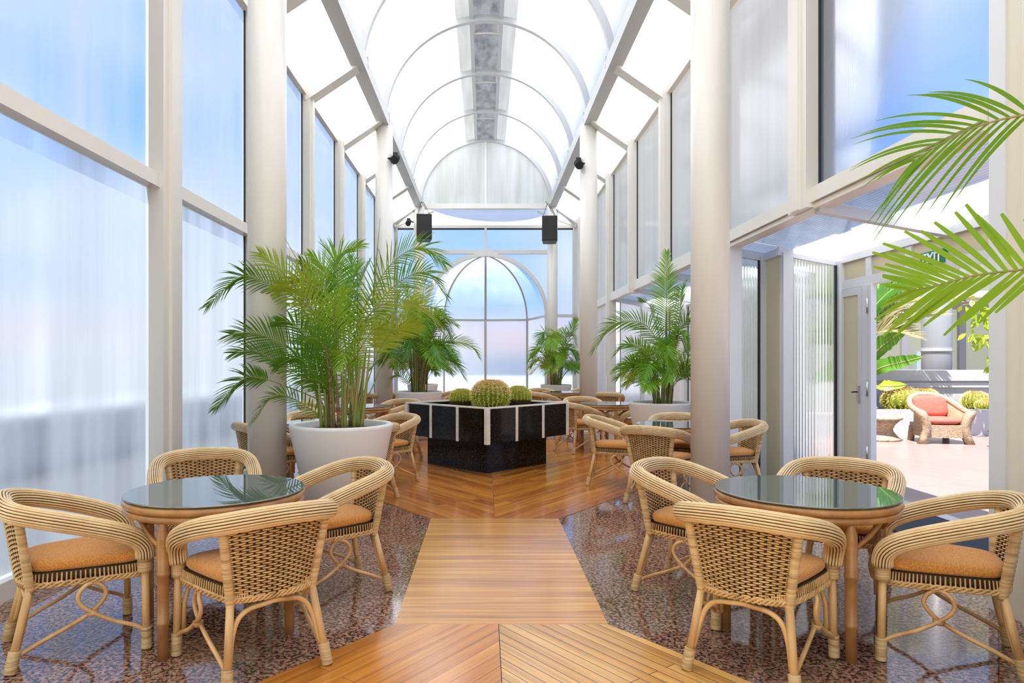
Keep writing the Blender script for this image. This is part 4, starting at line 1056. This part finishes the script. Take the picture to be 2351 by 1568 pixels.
for (a, b) in (((2330, 760), (2235, 720)), ((2330, 800), (2225, 770)), ((2320, 740), (2250, 690)), ((2330, 860), (2275, 830)), ((2340, 700), (2290, 660)), ((2320, 720), (2210, 700))):
    P = [W(a[0], a[1], 12.6) - o, W((a[0] + b[0]) / 2, (a[1] + b[1]) / 2 - 12, 12.5) - o, W(b[0], b[1], 12.4) - o]
    mb = MB().tube(spline(P, 8), [.014, .013, .012, .01, .009, .008, .007, .005], 6, mi=1)
    for k in range(26):
        q = P[0].lerp(P[2], R.uniform(.15, 1.05)) + Vector((R.uniform(-.12, .12), R.uniform(-.12, .12), R.uniform(-.08, .10)))
        d = Vector((R.uniform(-1, .4), R.uniform(-.8, .3), R.uniform(-1.2, .2))).normalized(); ln = R.uniform(.14, .24)
        sd = d.cross(Vector((R.uniform(-1, 1), -1, R.uniform(-1, 1)))).normalized() * ln * .21
        b0 = len(mb.v); e = d * ln; z = Vector((0, 0, -ln * .1))
        mb.v.extend([q, q + e * .3 + sd * .8, q + e * .62 + sd, q + e + z, q + e * .62 - sd, q + e * .3 - sd * .8])
        mb.face([b0, b0 + 1, b0 + 2, b0 + 3], 0, True); mb.face([b0, b0 + 3, b0 + 4, b0 + 5], 0, True)
    mb.build('branch', ['leaf_tree', 'stem_green'], tr)

# ------------------------------------------------------------------ sky, sun, camera
w = bpy.data.worlds.new('sky'); sc.world = w; w.use_nodes = True; nt = w.node_tree
for n in list(nt.nodes): nt.nodes.remove(n)
out = N(nt, 'ShaderNodeOutputWorld'); bg = N(nt, 'ShaderNodeBackground'); L(nt, bg.outputs[0], out.inputs[0])
tc = N(nt, 'ShaderNodeTexCoord'); sx = N(nt, 'ShaderNodeSeparateXYZ'); L(nt, tc.outputs['Generated'], sx.inputs[0])
sky = ramp(nt, sx.outputs[2], [(0, (.30, .36, .47)), (.004, (.46, .47, .54)), (.03, (.66, .46, .50)), (.065, (.40, .50, .80)), (.16, (.24, .44, .86)), (.45, (.08, .29, .84)), (1, (.08, .27, .75))])
mp = N(nt, 'ShaderNodeMapping'); mp.inputs['Scale'].default_value = (1.5, 1.5, 2.6); mp.inputs['Location'].default_value = (.35, .1, .25); L(nt, tc.outputs['Generated'], mp.inputs[0])
cn = N(nt, 'ShaderNodeTexNoise'); cn.inputs['Scale'].default_value = 1.7; cn.inputs['Detail'].default_value = 5; L(nt, mp.outputs[0], cn.inputs['Vector'])
bi = N(nt, 'ShaderNodeMath', operation='MULTIPLY_ADD'); L(nt, sx.outputs[0], bi.inputs[0]); bi.inputs[1].default_value = -.05; L(nt, cn.outputs[0], bi.inputs[2])
cl = ramp(nt, bi.outputs[0], [(.42, (0, 0, 0)), (.6, (.9, .9, .9))])
L(nt, mixc(nt, cl, sky, (.66, .68, .71)), bg.inputs[0]); bg.inputs[1].default_value = .6
sl = bpy.data.lights.new('sun', 'SUN'); sl.energy = 4.4; sl.angle = math.radians(.6); sl.color = (1, .96, .9)
so = bpy.data.objects.new('sun', sl); COL.objects.link(so)
so.rotation_euler = Vector((.20, .30, -1)).to_track_quat('-Z', 'Y').to_euler()
cam = bpy.data.cameras.new('camera'); co = bpy.data.objects.new('camera', cam); COL.objects.link(co)
co.location = (0, 0, CH); co.rotation_euler = (PI / 2, 0, 0)
cam.sensor_width = 36; cam.lens = 36 * F / 2351; cam.shift_x = (1175.5 - VX) / 2351; cam.shift_y = (VY - 784) / 2351
cam.clip_start = .05; cam.clip_end = 200
sc.camera = co
sc.view_settings.view_transform = 'Standard'; sc.view_settings.look = 'None'; sc.view_settings.gamma = 1; sc.view_settings.use_curve_mapping = False
sc.view_settings.exposure = 1.5
sc.cycles.max_bounces = 10; sc.cycles.diffuse_bounces = 5; sc.cycles.transmission_bounces = 8; sc.cycles.transparent_max_bounces = 8
sc.cycles.caustics_refractive = False; sc.cycles.caustics_reflective = False; sc.cycles.sample_clamp_indirect = 6
